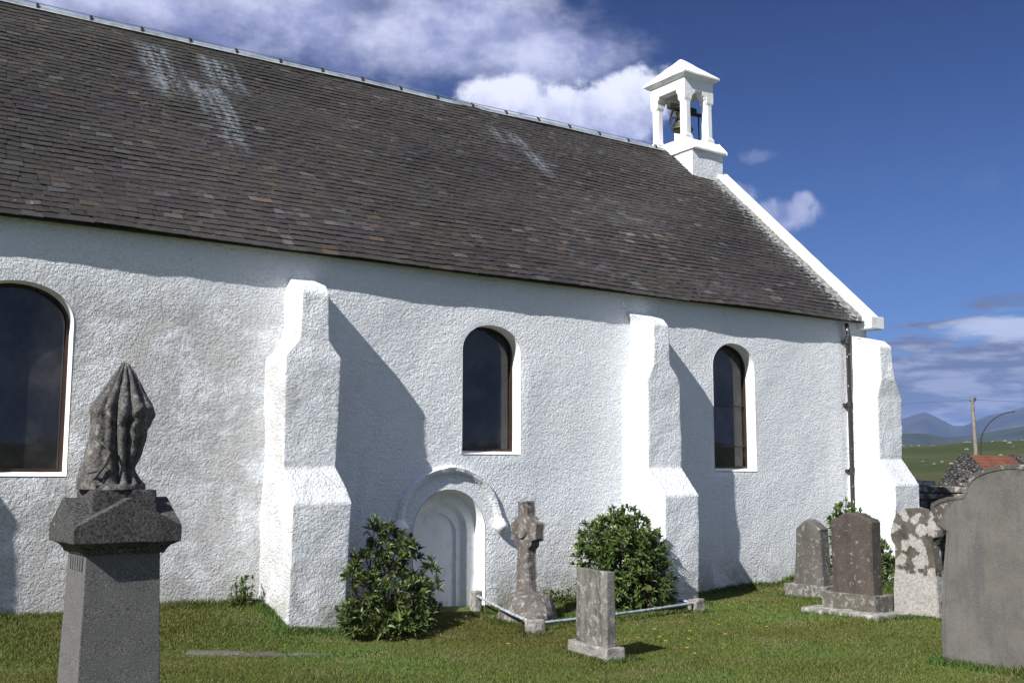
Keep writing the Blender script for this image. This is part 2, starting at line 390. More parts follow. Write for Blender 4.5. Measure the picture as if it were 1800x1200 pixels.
ridge_sheet('mountains', 40, 90, 5200, 9800, lerp_prof([(40,2.6),(48,3.0),(52.5,2.35),(53.6,2.75),(54.6,3.12),(55.2,3.28),(55.8,2.95),(56.5,2.55),(57.0,2.62),(58.0,3.02),(59.0,3.2),(60,3.45),(64,3.8),(70,3.0),(80,3.4),(90,2.5)]), M_mtn, seed=1)
ridge_sheet('hills', 46, 80, 2600, 4200, lerp_prof([(46,2.0),(53,2.05),(54.2,2.25),(55.2,2.22),(56.2,2.02),(57.2,2.12),(58.5,2.35),(60,2.6),(64,2.4),(72,2.8),(80,2.0)]), M_hill, seed=3, amp=0.08)

# ------------------------------------------------------------------ church
church = thing('church', 'long white church with dark slate roof, stepped buttresses and open bellcote', 'church', (4.8, 11.0, 0.0))
XW0, XW1, YW = -5.0, 14.42, 11.0
YB = 18.1
def arch_outline(xc, hw, zs, spring, rise, n=28, power=2.0):
    pts = [(xc-hw, zs)]; pts += [(xc-hw, zs + (spring-zs)*k/6) for k in range(1, 6)]
    for k in range(n+1):
        t = PI - PI*k/n; c, s = math.cos(t), math.sin(t)
        pts.append((xc + hw*math.copysign(abs(c)**(2/power), c), spring + rise*abs(s)**(2/power)))
    pts += [(xc+hw, zs + (spring-zs)*k/6) for k in range(5, 0, -1)] + [(xc+hw, zs)]
    return pts
WIN = [dict(x=2.00, hw=0.50, zs=1.63, sp=3.08, rise=0.38), dict(x=7.31, hw=0.425, zs=1.90, sp=3.13, rise=0.33), dict(x=11.42, hw=0.42, zs=1.72, sp=3.18, rise=0.35)]
DOOR = dict(x=6.73, hw=0.49, zs=-0.25, sp=1.00, rise=0.50)
openings = [arch_outline(q['x'], q['hw'], q['zs'], q['sp'], q['rise'], power=2.1) for q in WIN] + [arch_outline(DOOR['x'], DOOR['hw'], DOOR['zs'], DOOR['sp'], DOOR['rise'])]
def in_poly(px, pz, poly):
    inside = np.zeros(px.shape, bool); n = len(poly)
    for i in range(n):
        x1, z1 = poly[i]; x2, z2 = poly[(i+1) % n]
        c = ((z1 > pz) != (z2 > pz)) & (px < (x2-x1)*(pz-z1)/((z2-z1) if z2 != z1 else 1e-9) + x1)
        inside ^= c
    return inside
def nearest(px, pz, poly):
    bd = np.full(px.shape, 1e9); bx = px.copy(); bz = pz.copy(); n = len(poly)
    for i in range(n):
        x1, z1 = poly[i]; x2, z2 = poly[(i+1) % n]; dx, dz = x2-x1, z2-z1
        t = np.clip(((px-x1)*dx+(pz-z1)*dz)/(dx*dx+dz*dz+1e-12), 0, 1); qx, qz = x1+t*dx, z1+t*dz
        d = np.hypot(px-qx, pz-qz); k = d < bd
        bd = np.where(k, d, bd); bx = np.where(k, qx, bx); bz = np.where(k, qz, bz)
    return bd, bx, bz
def front_wall():
    st = 0.03
    xs = np.arange(XW0, XW1+1e-6, (XW1-XW0)/round((XW1-XW0)/st)); zs = np.linspace(-0.3, 4.06, 146)
    X, Z = np.meshgrid(xs, zs, indexing='ij'); dmin = np.full(X.shape, 9.0)
    hole = np.zeros((len(xs)-1, len(zs)-1), bool)
    cxm = (X[:-1, :-1]+X[1:, 1:])/2; czm = (Z[:-1, :-1]+Z[1:, 1:])/2
    for poly in openings: hole |= in_poly(cxm, czm, poly)
    touch = np.zeros(X.shape, int); solid = np.zeros(X.shape, int)
    for di in (0, 1):
        for dj in (0, 1):
            touch[di:X.shape[0]-1+di, dj:X.shape[1]-1+dj] += hole; solid[di:X.shape[0]-1+di, dj:X.shape[1]-1+dj] += ~hole
    border = (touch > 0) & (solid > 0)
    X2, Z2 = X.copy(), Z.copy()
    for poly in openings:
        bd, bx, bz = nearest(X, Z, poly); k = border & (bd < 0.05)
        X2 = np.where(k, bx, X2); Z2 = np.where(k, bz, Z2); dmin = np.minimum(dmin, bd)
    fade = np.clip(dmin/0.10, 0, 1); fade[border] = 0
    D = np.zeros(X.shape)
    for i in range(X.shape[0]):
        for j in range(X.shape[1]):
            p = Vector((X2[i, j], 0.0, Z2[i, j]))
            D[i, j] = 0.030*noise.noise(p*0.85) + 0.008*noise.noise(p*2.3+Vector((3, 1, 2))) + 0.003*noise.noise(Vector((p.x*9, 1, p.z*13))) + 0.002*noise.noise(Vector((p.x*19, 4, p.z*24)))
    Y = YW + D*(0.25+0.75*fade) * np.where(border, 0, 1)
    V = np.stack([X2.ravel(), Y.ravel(), Z2.ravel()], 1); nz_ = len(zs)
    ii, jj = np.where(~hole); a = ii*nz_+jj
    F = np.stack([a, a+nz_, a+nz_+1, a+1], 1)
    npmesh('wall', V, F, M_harl, church, smooth=True)
front_wall()
mb = MB()   # gable wall at the far end, back wall and near gable
RZ = 7.56; EZ = 4.04; YR = 14.55
def gable(mb, x0, x1): mb.prism([(YW+0.05, -0.3), (YB-0.05, -0.3), (YB-0.05, EZ-0.05), (YR, RZ-0.08), (YW+0.05, EZ-0.05)], 0, x0, x1)
gable(mb, XW1-0.7, XW1+0.0); mb.build('gable_wall', M_harl, church, rough=0.015, cuts=0.25)
mb = MB(); gable(mb, XW0, XW0+0.6); mb.build('gable_wall', M_harl, church)
mb = MB(); mb.box(XW0+0.6, XW1-0.7, YB-0.6, YB-0.05, -0.3, EZ-0.05); mb.build('wall', M_harl, church)

# windows
def strip(mb, outline, y0, y1, off=0.0, smooth=True, closed=True):
    n = len(outline)
    mb.loft([[(p[0], y0, p[1]) for p in outline], [(p[0], y1, p[1]) for p in outline]], (False, False), smooth, closed)
def inset(outline, d, zmin=None):
    n = len(outline); out = []
    for i in range(n):
        a, b, c = outline[i-1], outline[i], outline[(i+1) % n]
        e1 = Vector((b[0]-a[0], b[1]-a[1])); e2 = Vector((c[0]-b[0], c[1]-b[1]))
        if e1.length < 1e-9: e1 = e2
        if e2.length < 1e-9: e2 = e1
        e1.normalize(); e2.normalize(); n1 = Vector((e1.y, -e1.x)); n2 = Vector((e2.y, -e2.x)); nn = (n1+n2)
        if nn.length < 1e-6: nn = n1
        nn.normalize(); k = d/max(0.4, nn.dot(n1)); out.append((b[0]+nn.x*k, b[1]+nn.y*k))
    return out
for wi, q in enumerate(WIN):
    ol = arch_outline(q['x'], q['hw'], q['zs'], q['sp'], q['rise'], power=2.1)
    gy = YW + 0.205
    # keep the reveal a hair inside the opening
    mb = MB(); o1 = inset(ol, 0.004)
    strip(mb, o1, YW-0.004, gy+0.06); rv = mb.build('window', M_white, church, recalc=False)
    mb = MB(); x, hw, zs = q['x'], q['hw'], q['zs']
    mb.add([(x-hw+.006, YW-0.006, zs+0.008), (x+hw-.006, YW-0.006, zs+0.008), (x+hw-.006, gy, zs+0.055), (x-hw+.006, gy, zs+0.055)], [(0,1,2,3)])
    mb.build('sill', M_white, rv, recalc=False)
    fo = inset(arch_outline(x, hw, zs+0.05, q['sp'], q['rise'], power=2.1), 0.006); fi = inset(fo, 0.026)
    mb = MB(); n = len(fo)
    rings = [[(p[0], gy-0.030, p[1]) for p in fo], [(p[0], gy-0.030, p[1]) for p in fi], [(p[0], gy+0.02, p[1]) for p in fi]]
    mb.loft(rings, (False, False)); mb.build('frame', M_frame, rv)
    mb = MB(); mb.add([(p[0], gy+0.004, p[1]) for p in fi], [tuple(range(n))]); g = mb.build('glass', M_glass, rv)
    mb = MB(); mb.box(x-hw+.03, x+hw-.03, gy-0.004, gy+0.002, zs+0.3, zs+0.31)
    bars = [2.08, 2.66] if wi == 2 else []
    for bz in bars:
        b = MB(); b.tube([(x-hw+.03, gy-0.012, bz), (x+hw-.03, gy-0.012, bz)], 0.010, 6); b.build('glazing_bar', M_iron, rv)

# blocked doorway
door = bpy.data.objects.new('blocked_doorway', None)
mb = MB(); dx, hw = DOOR['x'], DOOR['hw']
ol = inset(arch_outline(dx, hw, DOOR['zs'], DOOR['sp'], DOOR['rise'], n=36), 0.004)
def order(mb, a, b, ya, yb): mb.loft([[(p[0], ya, p[1]) for p in a], [(p[0], yb, p[1]) for p in b]], (False, False), True)
o2 = arch_outline(dx+0.0, hw-0.025, DOOR['zs'], DOOR['sp'], DOOR['rise']-0.025, n=36)
o3 = arch_outline(dx-0.01, hw-0.12, DOOR['zs'], DOOR['sp']+0.0, DOOR['rise']-0.14, n=36)
o4 = arch_outline(dx-0.01, hw-0.15, DOOR['zs'], DOOR['sp']-0.02, DOOR['rise']-0.17, n=36)
o5 = arch_outline(dx-0.02, hw-0.21, DOOR['zs'], DOOR['sp']-0.04, DOOR['rise']-0.24, n=36)
order(mb, ol, o2, YW-0.006, YW+0.19); order(mb, o2, o3, YW+0.19, YW+0.20); order(mb, o3, o4, YW+0.20, YW+0.27); order(mb, o4, o5, YW+0.27, YW+0.275)
mb.loft([[(p[0], YW+0.275, p[1]) for p in o5], [(p[0], YW+0.31, p[1]) for p in o5]], (False, True), False)
doorway = mb.build('blocked_doorway', M_white, church, recalc=False)
# hood mould
mb = MB(); rings = []
hx, hz, hrx, hrz = 6.73, 1.10, 0.64, 0.60
for k in range(41):
    t = PI - PI*k/40; c, s = math.cos(t), math.sin(t)
    pr = [(0.0, 0.10), (0.045, 0.095), (0.075, 0.065), (0.07, 0.02), (0.045, -0.02)]   # (proud of wall, outward)
    pr = [(-0.03, 0.075), (0.035, 0.068), (0.062, 0.045), (0.05, 0.008), (0.015, -0.02), (-0.03, -0.02)]
    rings.append([(hx + (hrx+o)*c, YW-p, hz + (hrz+o)*s) for p, o in pr])
mb.loft(rings, smooth=False); mb.build('hood_mould', M_harl, doorway, rough=0.012, cuts=0.06)
for sx in (-1, 1):
    mb = MB(); cxh = hx+sx*(hrx+0.03); rings = []
    for k in range(9):
        t = k/8; r = 0.075*math.sin(PI*min(0.98, t*0.9+0.08))**0.6 * (1.15 if 2 < k < 6 else 0.95); zc = hz+0.06-0.19*t
        rings.append([(cxh + r*math.cos(a)*1.0, YW-0.05 + r*math.sin(a)*1.15, zc) for a in [2*PI*i/14 for i in range(14)]])
    mb.loft(rings, smooth=True); mb.build('carved_stop', M_white, doorway, rough=0.022, seed=sx+3)

# buttresses: keys (z, x0, x1, yfront)
def buttress(keys, seed):
    mb = MB(); zs = np.arange(keys[0][0], keys[-1][0]+1e-6, 0.03); K = np.array(keys); rings = []
    off = Vector((seed*7.3, seed*2.1, 0))
    for z in zs:
        x0, x1, yf = [float(np.interp(z, K[:, 0], K[:, i])) for i in (1, 2, 3)]
        yb_ = YW + 0.06; rc = min(0.018, (x1-x0)*0.25, max(0.005, (yb_-yf)*0.3)); ring = []
        nl = 18
        for k in range(nl): ring.append((x0, yb_ + (yf+rc-yb_)*k/(nl-1), -1, 0))
        for k in range(1, 5): a = PI/2*k/5; ring.append((x0+rc-rc*math.cos(a), yf+rc-rc*math.sin(a), -math.cos(a), -math.sin(a)))
        nf = 16
        for k in range(nf): ring.append((x0+rc+(x1-x0-2*rc)*k/(nf-1), yf, 0, -1))
        for k in range(1, 5): a = PI/2*k/5; ring.append((x1-rc+rc*math.sin(a), yf+rc-rc*math.cos(a), math.sin(a), -math.cos(a)))
        for k in range(nl): ring.append((x1, yf+rc + (yb_-yf-rc)*k/(nl-1), 1, 0))
        out = []
        for (x, y, nx, ny) in ring:
            p = Vector((x, y, z))+off
            d = 0.022*noise.noise(p*1.3) + 0.011*noise.noise(p*4.0) + 0.004*noise.noise(p*13) + 0.003*noise.noise(p*26)
            zz = z + 0.018*noise.noise(Vector((x*2.2, y*2.2, seed*5+z*0.4)))
            out.append((x+nx*d, y+ny*d, zz))
        rings.append(out)
    mb.loft(rings, (False, True), True, closed=False)
    return mb.build('buttress', M_harl, church)
buttress([(-0.3,-0.75,0.20,10.2),(1.40,-0.72,0.24,10.22),(1.7,-0.6,0.60,10.50),(2.45,-0.6,0.60,10.5),(2.70,-0.45,0.58,10.62),(3.0,-0.3,0.1,11.0)], 1)
buttress([(-0.3,4.42,5.02,10.23),(1.385,4.44,5.09,10.20),(1.40,4.44,5.09,10.22),(1.74,4.46,5.05,10.51),(1.77,4.46,5.05,10.505),(2.84,4.45,5.08,10.50),(2.87,4.46,5.08,10.50),(3.06,4.62,4.95,10.53),(3.09,4.62,4.95,10.53),(3.56,4.64,4.94,10.54),(3.66,4.66,4.95,10.66),(3.76,4.70,4.96,10.98)], 2)
buttress([(-0.3,9.30,9.88,10.20),(1.41,9.33,9.92,10.19),(1.43,9.33,9.92,10.21),(1.76,9.35,9.92,10.51),(1.79,9.35,9.92,10.505),(2.86,9.35,9.93,10.50),(3.08,9.46,9.76,10.50),(3.60,9.50,9.76,10.53),(3.70,9.48,9.80,10.66),(3.79,9.44,9.85,10.98)], 4)
buttress([(-0.3,13.80,14.42,10.18),(1.53,13.83,14.42,10.17),(1.55,13.83,14.42,10.19),(1.92,13.86,14.42,10.46),(1.95,13.86,14.42,10.45),(2.86,13.87,14.43,10.44),(3.12,13.92,14.22,10.40),(3.62,13.93,14.20,10.42),(3.72,13.93,14.22,10.55),(3.82,13.90,14.30,10.98)], 6)

# roof
XR0, XR1 = XW0-0.1, 14.17
def slates():
    slope = Vector((0, YR-10.87, 3.53)); Ls = slope.length; u = slope.normalized(); nrm = Vector((0, -u.z, u.y))
    V = []; F = []; C = []; gauge = 0.103; rows = int(Ls/gauge)+1
    ua = np.array(u); na = np.array(nrm); base = np.array((0, 10.87, 4.05))
    for r in range(rows):
        s0 = r*gauge - 0.02; x = XR0 - rng.uniform(0, 0.2)
        wmean = 0.155 - 0.03*(r/rows)
        while x < XR1:
            wd = wmean*rng.uniform(0.7, 1.35); x1 = min(x+wd-(0.005 if r else 0.0), XR1)
            if x1 - x < 0.03: x += wd; continue
            sj = s0 + rng.normal(0, 0.0035 if r else 0.0005); s1 = sj+gauge*1.9; tw = rng.normal(0, 0.0022)
            th = 0.009; lift = 0.021 + rng.normal(0, 0.0014)
            wav = 0.028*noise.noise(Vector((x*0.55, sj*0.9, 4.0))) + 0.008*noise.noise(Vector((x*2.1, sj*2.3, 1.0)))
            xa, xb = max(x, XR0), x1; b = len(V)
            sk = rng.normal(0, 0.004 if r else 0.0005)
            for (xx, ss, hh) in ((xa, sj+sk, lift+tw), (xb, sj-sk, lift-tw), (xb, s1, 0.004), (xa, s1, 0.004)):
                V.append(base + np.array((xx, 0, 0)) + ua*ss + na*(hh+wav))
            for k in (0, 1): V.append(V[b+k] - na*th)
            F += [(b, b+1, b+2, b+3), (b+4, b+5, b+1, b), (b+4, b, b+3, b+3), (b+1, b+5, b+2, b+2)]
            g = noise.noise(Vector((x*0.35, sj*0.5, 9.0)))
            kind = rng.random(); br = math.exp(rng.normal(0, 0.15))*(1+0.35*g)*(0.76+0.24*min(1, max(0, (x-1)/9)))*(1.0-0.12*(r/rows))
            if kind < 0.02: c = (0.080, 0.069, 0.068)
            elif kind < 0.045: c = (0.062, 0.046, 0.036)
            elif kind < 0.085: c = (0.060, 0.060, 0.067)
            else: c = (0.038, 0.033, 0.033)
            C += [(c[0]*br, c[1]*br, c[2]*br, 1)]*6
            x += wd
    F = np.array(F)
    tri = F[:, 2] == F[:, 3]
    return np.array(V), F, np.array(C)
V, F, C = slates()
# degenerate quads become plain ones by sliding the last corner a little
roof = None
def roof_mesh():
    me_v = V - np.array(church.location)
    me = bpy.data.meshes.new('roof'); faces = [tuple(f) if f[2] != f[3] else tuple(f[:3]) for f in F.tolist()]
    me.from_pydata(me_v.tolist(), [], faces); ca = me.color_attributes.new('tint', 'FLOAT_COLOR', 'POINT'); ca.data.foreach_set('color', C.astype(np.float32).ravel())
    me.materials.append(M_slate); o = bpy.data.objects.new('roof', me); col.objects.link(o); o.parent = church; return o
# object coordinates of the slate shader are local to the church, whose base is at (4.8, 11, 0)
roof = roof_mesh()
mb = MB(); mb.prism([(10.90, EZ-0.005), (YW+0.02, EZ+0.01), (YR, RZ-0.03), (YB, EZ+0.01), (YB+0.12, EZ-0.005), (YB+0.12, EZ+0.03), (YR, RZ+0.005), (10.90, EZ+0.03)], 0, XR0, XR1)
mb.build('roof_boarding', M_soffit, roof)
mb = MB(); mb.hexa([(XR0, YR+0.02, RZ+0.005), (XR1, YR+0.02, RZ+0.005), (XR1, YB+0.15, EZ+0.035), (XR0, YB+0.15, EZ+0.035)], [(XR0, YR+0.02, RZ+0.03), (XR1, YR+0.02, RZ+0.03), (XR1, YB+0.15, EZ+0.06), (XR0, YB+0.15, EZ+0.06)])
mb.build('back_slope', plain('back_slates', (0.05, 0.045, 0.045), 0.7, 0.3, 6), roof)
mb = MB(); rings = []
mb2 = MB()
xs = np.arange(XR0, 13.5, 0.25)
def rz(x): return RZ + 0.035 + 0.02*noise.noise(Vector((x*0.5, 0, 3)))
for x in xs:
    z = rz(x)
    rings.append([(x, YR-0.06, z-0.03), (x, YR-0.045, z-0.01), (x, YR-0.04, z+0.02), (x, YR-0.02, z+0.035), (x, YR+0.02, z+0.035), (x, YR+0.04, z+0.02), (x, YR+0.045, z), (x, YR+0.075, z-0.045)])
mb.loft(rings, (True, True), False); mb.build('ridge_roll', M_lead, roof)
for k, x in enumerate(np.arange(-4.6, 13.4, 0.66)):
    z = rz(x); mb = MB()
    mb.loft([[(x+a, YR-0.05, z-0.01), (x+a, YR-0.047, z+0.045), (x+a, YR-0.022, z+0.048), (x+a, YR+0.022, z+0.048), (x+a, YR+0.05, z+0.04), (x+a, YR+0.02, z+0.0)] for a in (-0.017, 0.017)])
    mb.tube([(x, YR, z+0.04), (x, YR, z+0.075)], 0.012, 6); mb.build('ridge_clip', M_iron, roof)
mb = MB(); mb.tube([(x, YR-0.005, rz(x)+0.072) for x in xs], 0.006, 5); mb.build('conductor_cable', plain('old_copper', (0.20, 0.26, 0.25), 0.6, 0.2, 5), roof)

# gable coping
mb = MB()
def coping_pt(y, h): return EZ + (y-10.87)*0.9595 + h
ys = np.linspace(10.80, 14.0, 26); rings = []
for y in ys:
    j = 0.006*noise.noise(Vector((y*3, 0, 0)))
    rings.append([(14.17+j, y, coping_pt(y, -0.02)), (14.165+j, y, coping_pt(y, 0.135)), (14.20, y, coping_pt(y, 0.155)), (14.455, y, coping_pt(y, 0.16)), (14.47+j, y, coping_pt(y, 0.14)), (14.47+j, y, coping_pt(y, 0.03))])
mb.loft(rings); mb.build('gable_coping', M_white, church, rough=0.004)
mb = MB(); mb.hexa([(14.17, YR+.5, coping_pt(14.0, 0)), (14.47, YR+.5, coping_pt(14.0, 0)), (14.47, YB+.1, EZ), (14.17, YB+.1, EZ)], [(14.17, YR+.5, coping_pt(14.0, .15)), (14.47, YR+.5, coping_pt(14.0, .15)), (14.47, YB+.1, EZ+.15), (14.17, YB+.1, EZ+.15)])
mb.build('gable_coping', M_white, church)
mb = MB(); mb.box(14.19, 14.50, 10.74, 11.02, 3.94, 4.13); mb.build('corner_block', M_white, church, bevel=0.012, rough=0.006)
# ragged mortar fillet where slates meet the coping
mb = MB(); rings = []
for y in np.arange(10.9, 14.0, 0.07):
    wv = 0.075+0.05*noise.noise(Vector((y*5, 2, 0)))
    rings.append([(14.17-wv*1.4, y, coping_pt(y, 0.028)), (14.18, y, coping_pt(y, 0.06+wv*0.4)), (14.18, y, coping_pt(y, 0.0)), (14.17-wv*1.4, y, coping_pt(y, 0.0))])
mb.loft(rings); mb.build('mortar_fillet', M_flash, church, rough=0.008)

# bellcote
BX0, BX1, BY0, BY1 = 13.55, 14.27, 14.09, 15.01
bc = MB(); bc.prism([(13.92, 6.6), (15.18, 6.6), (15.18, 7.50), (13.92, 7.50)], 0, BX0, 14.30)
bell = bc.build('bellcote', M_harl, church, rough=0.008, cuts=0.12)
mb = MB(); mb.prism([(13.86, 7.49), (15.24, 7.49), (15.24, 7.525), (15.04, 7.74), (14.06, 7.74), (13.86, 7.525)], 0, BX0-0.03, 14.36); mb.build('base_slab', M_white, bell, bevel=0.008, rough=0.006, cuts=0.1)
def column(cx_, cy_):
    mb = MB(); h = 0.087
    def octr(z, r, q): # r half-size, q chamfer
        return [(cx_-r+q, cy_-r, z), (cx_+r-q, cy_-r, z), (cx_+r, cy_-r+q, z), (cx_+r, cy_+r-q, z), (cx_+r-q, cy_+r, z), (cx_-r+q, cy_+r, z), (cx_-r, cy_+r-q, z), (cx_-r, cy_-r+q, z)]
    mb.loft([octr(7.73, h+.012, .012), octr(7.80, h+.012, .012), octr(7.85, h-.004, .035), octr(8.45, h-.006, .035), octr(8.50, h+.006, .012), octr(8.60, h+.008, .01)])
    mb.build('column', M_white, bell, rough=0.005)
for cx_ in (BX0+0.09, BX1-0.09):
    for cy_ in (BY0+0.09, BY1-0.09): column(cx_, cy_)
def beam(axis, a0, a1, b0, b1, fl=0.175, cr_=0.05):
    # a lintel with short curved brackets down to the columns
    pts = [(a0, 8.56), (a0+fl, 8.56)]
    for k in range(1, 6): t = k/5*PI/2; pts.append((a0+fl+cr_*math.sin(t), 8.60+0.10*(1-math.cos(t))))
    R_ = [(a0+a1-p[0], p[1]) for p in pts][::-1]
    ol_ = pts + R_ + [(a1, 8.90), (a0, 8.90)]
    mb = MB(); mb.prism(ol_, axis, b0, b1); mb.build('lintel', M_white, bell)
beam(0, BY0, BY1, BX0, BX0+0.17); beam(0, BY0, BY1, BX1-0.17, BX1)
beam(1, BX0+.171, BX1-.171, BY0+.003, BY0+0.17, 0.03, 0.07); beam(1, BX0+.171, BX1-.171, BY1-0.17, BY1-.003, 0.03, 0.07)
mb = MB(); e = 0.055; ax, ay = (BX0+BX1)/2, (BY0+BY1)/2
def rect(z, o): return [(BX0-o, BY0-o, z), (BX1+o, BY0-o, z), (BX1+o, BY1+o, z), (BX0-o, BY1+o, z)]
mb.loft([rect(8.88, 0.0), rect(8.90, 0.045), rect(8.945, 0.095), rect(8.975, 0.095), [(ax-.03, ay-.03, 9.42), (ax+.03, ay-.03, 9.42), (ax+.03, ay+.03, 9.42), (ax-.03, ay+.03, 9.42)]])
mb.build('cap', M_white, bell, rough=0.006, cuts=0.12)
# the bell on its beam
mb = MB(); prof = [(0.02, 8.42), (0.07, 8.42), (0.105, 8.37), (0.125, 8.28), (0.145, 8.18), (0.185, 8.09), (0.21, 8.06), (0.20, 8.055), (0.13, 8.15), (0.09, 8.3), (0.02, 8.36)]
mb.loft([[(ax + r*math.cos(t), ay + r*math.sin(t), z) for t in [2*PI*k/24 for k in range(24)]] for r, z in prof], smooth=True); mb.build('bell', M_bell, bell)
mb = MB(); mb.box(BX0+0.02, BX1-0.02, ay-0.05, ay+0.05, 8.42, 8.53); mb.build('headstock', M_iron, bell, bevel=0.01)
mb = MB(); wx, wz, wy = 13.77, 8.26, ay-0.02
mb.tube([(wx, wy+0.19*math.cos(t), wz+0.21*math.sin(t)) for t in [2*PI*k/28 for k in range(29)]], 0.018, 6, False)
for k in range(6):
    t = PI*k/3+0.3; mb.tube([(wx, wy, wz), (wx, wy+0.19*math.cos(t), wz+0.21*math.sin(t))], 0.011, 5)
mb.tube([(wx-0.04, wy, wz), (wx+0.12, wy, wz)], 0.035, 8); mb.build('bell_wheel', M_iron, bell)
mb = MB(); mb.tube([(13.77, wy-0.15, 8.1), (13.77, wy-0.15, 7.72)], 0.012, 5); mb.build('bell_rope', M_iron, bell)
mb = MB(); mb.tube([(14.18, ay-0.16, 8.34), (14.18, ay-0.16, 7.72)], 0.014, 5)
mb.hexa([(14.0, ay-0.05, 8.38), (14.22, ay-0.30, 8.28), (14.25, ay-0.27, 8.28), (14.06, ay+0.02, 8.38)], [(14.0, ay-0.05, 8.45), (14.22, ay-0.30, 8.32), (14.25, ay-0.27, 8.32), (14.06, ay+0.02, 8.45)])
mb.build('bell_lever', M_iron, bell)

# downpipe
pipe = MB(); pipe.tube([(13.83, 10.93, 4.0), (13.83, 10.90, 3.86), (13.83, 10.915, 3.7), (13.80, 10.92, 0.1)], 0.034, 10)
m = Mat('downpipe_paint', 0.6, 0.4); nn = m.noise(13, 5, 0.7, m.coord((1, 1, 0.8))); m.color(m.mix(m.step(nn, 0.62, 0.66), (0.03, 0.025, 0.022), (0.7, 0.7, 0.7)))
dp = pipe.build('downpipe', m.m, church)
for z in (3.72, 2.75, 1.75, 0.8):
    b = MB(); b.tube([(13.82, 10.92, z-0.04), (13.82, 10.92, z+0.04)], 0.044, 10); b.box(13.77, 13.88, 10.95, 11.02, z-0.02, z+0.02); b.build('pipe_bracket', m.m, dp)

# ------------------------------------------------------------------ gravestones
def headstone(name, label, loc, parts, group=None, cat='gravestone'):
    t = thing(name, label, cat, loc, group); t['_'] = 0; del t['_']
    for pn, mb, mat, kw in parts: mb.build(pn, mat, t, **kw)
    return t
# large smooth grey stone on the right, facing west; outline in (Y,z)
half = [(6.02,-0.12),(6.012,0.33),(5.965,0.83),(5.925,1.10),(5.915,1.165),(5.965,1.19),(6.02,1.235),(6.045,1.30),(6.068,1.36),(6.06,1.395),(5.99,1.43),(5.90,1.455),(5.78,1.468),(5.745,1.48),(5.735,1.505),(5.71,1.53),(5.70,1.58),(5.66,1.635),(5.60,1.67),(5.52,1.70),(5.42,1.722),(5.32,1.735)]
cy7 = 5.27
ol7 = half + [(2*cy7-p[0], p[1]) for p in half[::-1]]
def moulded(outline, cx_, x0, x1, d=0.03, cz=0.9, ins=0.03):
    mb = MB()
    # front face slightly smaller: a chamfered margin runs round the stone
    def sh(k): return [(cx_+(p[0]-cx_)*(1-k), p[1] if p[1] < 0.1 else cz+(p[1]-cz)*(1-k)) for p in outline]
    rings = [[(x0-0.008, *q) for q in sh(ins*1.5)], [(x0-0.008, *q) for q in sh(ins*1.35)], [(x0+0.012, *q) for q in sh(ins*1.2)], [(x0, *q) for q in sh(ins*1.05)], [(x0, *q) for q in sh(ins*0.25)], [(x0+0.01, *q) for q in outline], [(x1, *q) for q in outline]]
    mb.loft(rings); return mb
def mat7():
    m = Mat('grey_brown_sandstone', 0.9, 0.2)
    n = m.noise(3, 7, 0.62); f = m.noise(90, 3, 0.6); s = m.noise(5, 6, 0.6, m.coord((1, 1, 0.22)))
    c = m.mix(m.step(n, 0.3, 0.7), (0.092, 0.085, 0.078), (0.134, 0.125, 0.114))
    c = m.mix(m.math('MULTIPLY', m.step(s, 0.47, 0.66), 0.7), c, (0.075, 0.072, 0.076))
    z = m.xyz()[2]; y = m.xyz()[1]
    ay = m.math('MAXIMUM', m.math('SUBTRACT', m.math('ABSOLUTE', y), 0.1), 0.0)
    zr = m.math('ADD', z, m.math('MULTIPLY', m.math('MULTIPLY', ay, ay), 1.25))
    top = m.math('MULTIPLY', m.step(m.math('ADD', zr, m.math('MULTIPLY', m.noise(9, 6, 0.7), 0.3)), 1.79, 1.87), 0.85)
    sh = m.math('MULTIPLY', m.step(m.math('ADD', y, m.math('MULTIPLY', m.noise(14, 5, 0.7), 0.3)), 0.80, 0.90), m.step(z, 1.25, 1.38))
    top = m.math('MAXIMUM', top, m.math('MULTIPLY', sh, 0.7))
    c = m.mix(top, c, (0.055, 0.05, 0.04))
    lw = m.math('MULTIPLY', m.step(m.noise(15, 5, 0.65), 0.55, 0.60), m.step(zr, 1.66, 1.73))
    c = m.mix(m.math('MULTIPLY', lw, 0.8), c, (0.27, 0.27, 0.235))
    sp = m.math('MULTIPLY', m.step(m.noise(38, 4, 0.6), 0.70, 0.73), 0.7)
    c = m.mix(sp, c, (0.07, 0.065, 0.06))
    c = m.mix(0.06, c, m.mix(m.step(f, 0.35, 0.65), (0.02, 0.02, 0.02), (0.5, 0.48, 0.45)))
    m.color(c); m.bump(m.noise(16, 6, 0.65), 0.35, 0.008); m.bump(f, 0.35, 0.003); return m.m
headstone('gravestone', 'largest gravestone, broad smooth grey-brown slab with curved shouldered top at right', (8.83, cy7, 0.0),
          [('slab', moulded(ol7, cy7, 8.73, 8.93, 0.05, 0.9, 0.045), mat7(), dict(rough=0.002, cuts=0.12))])

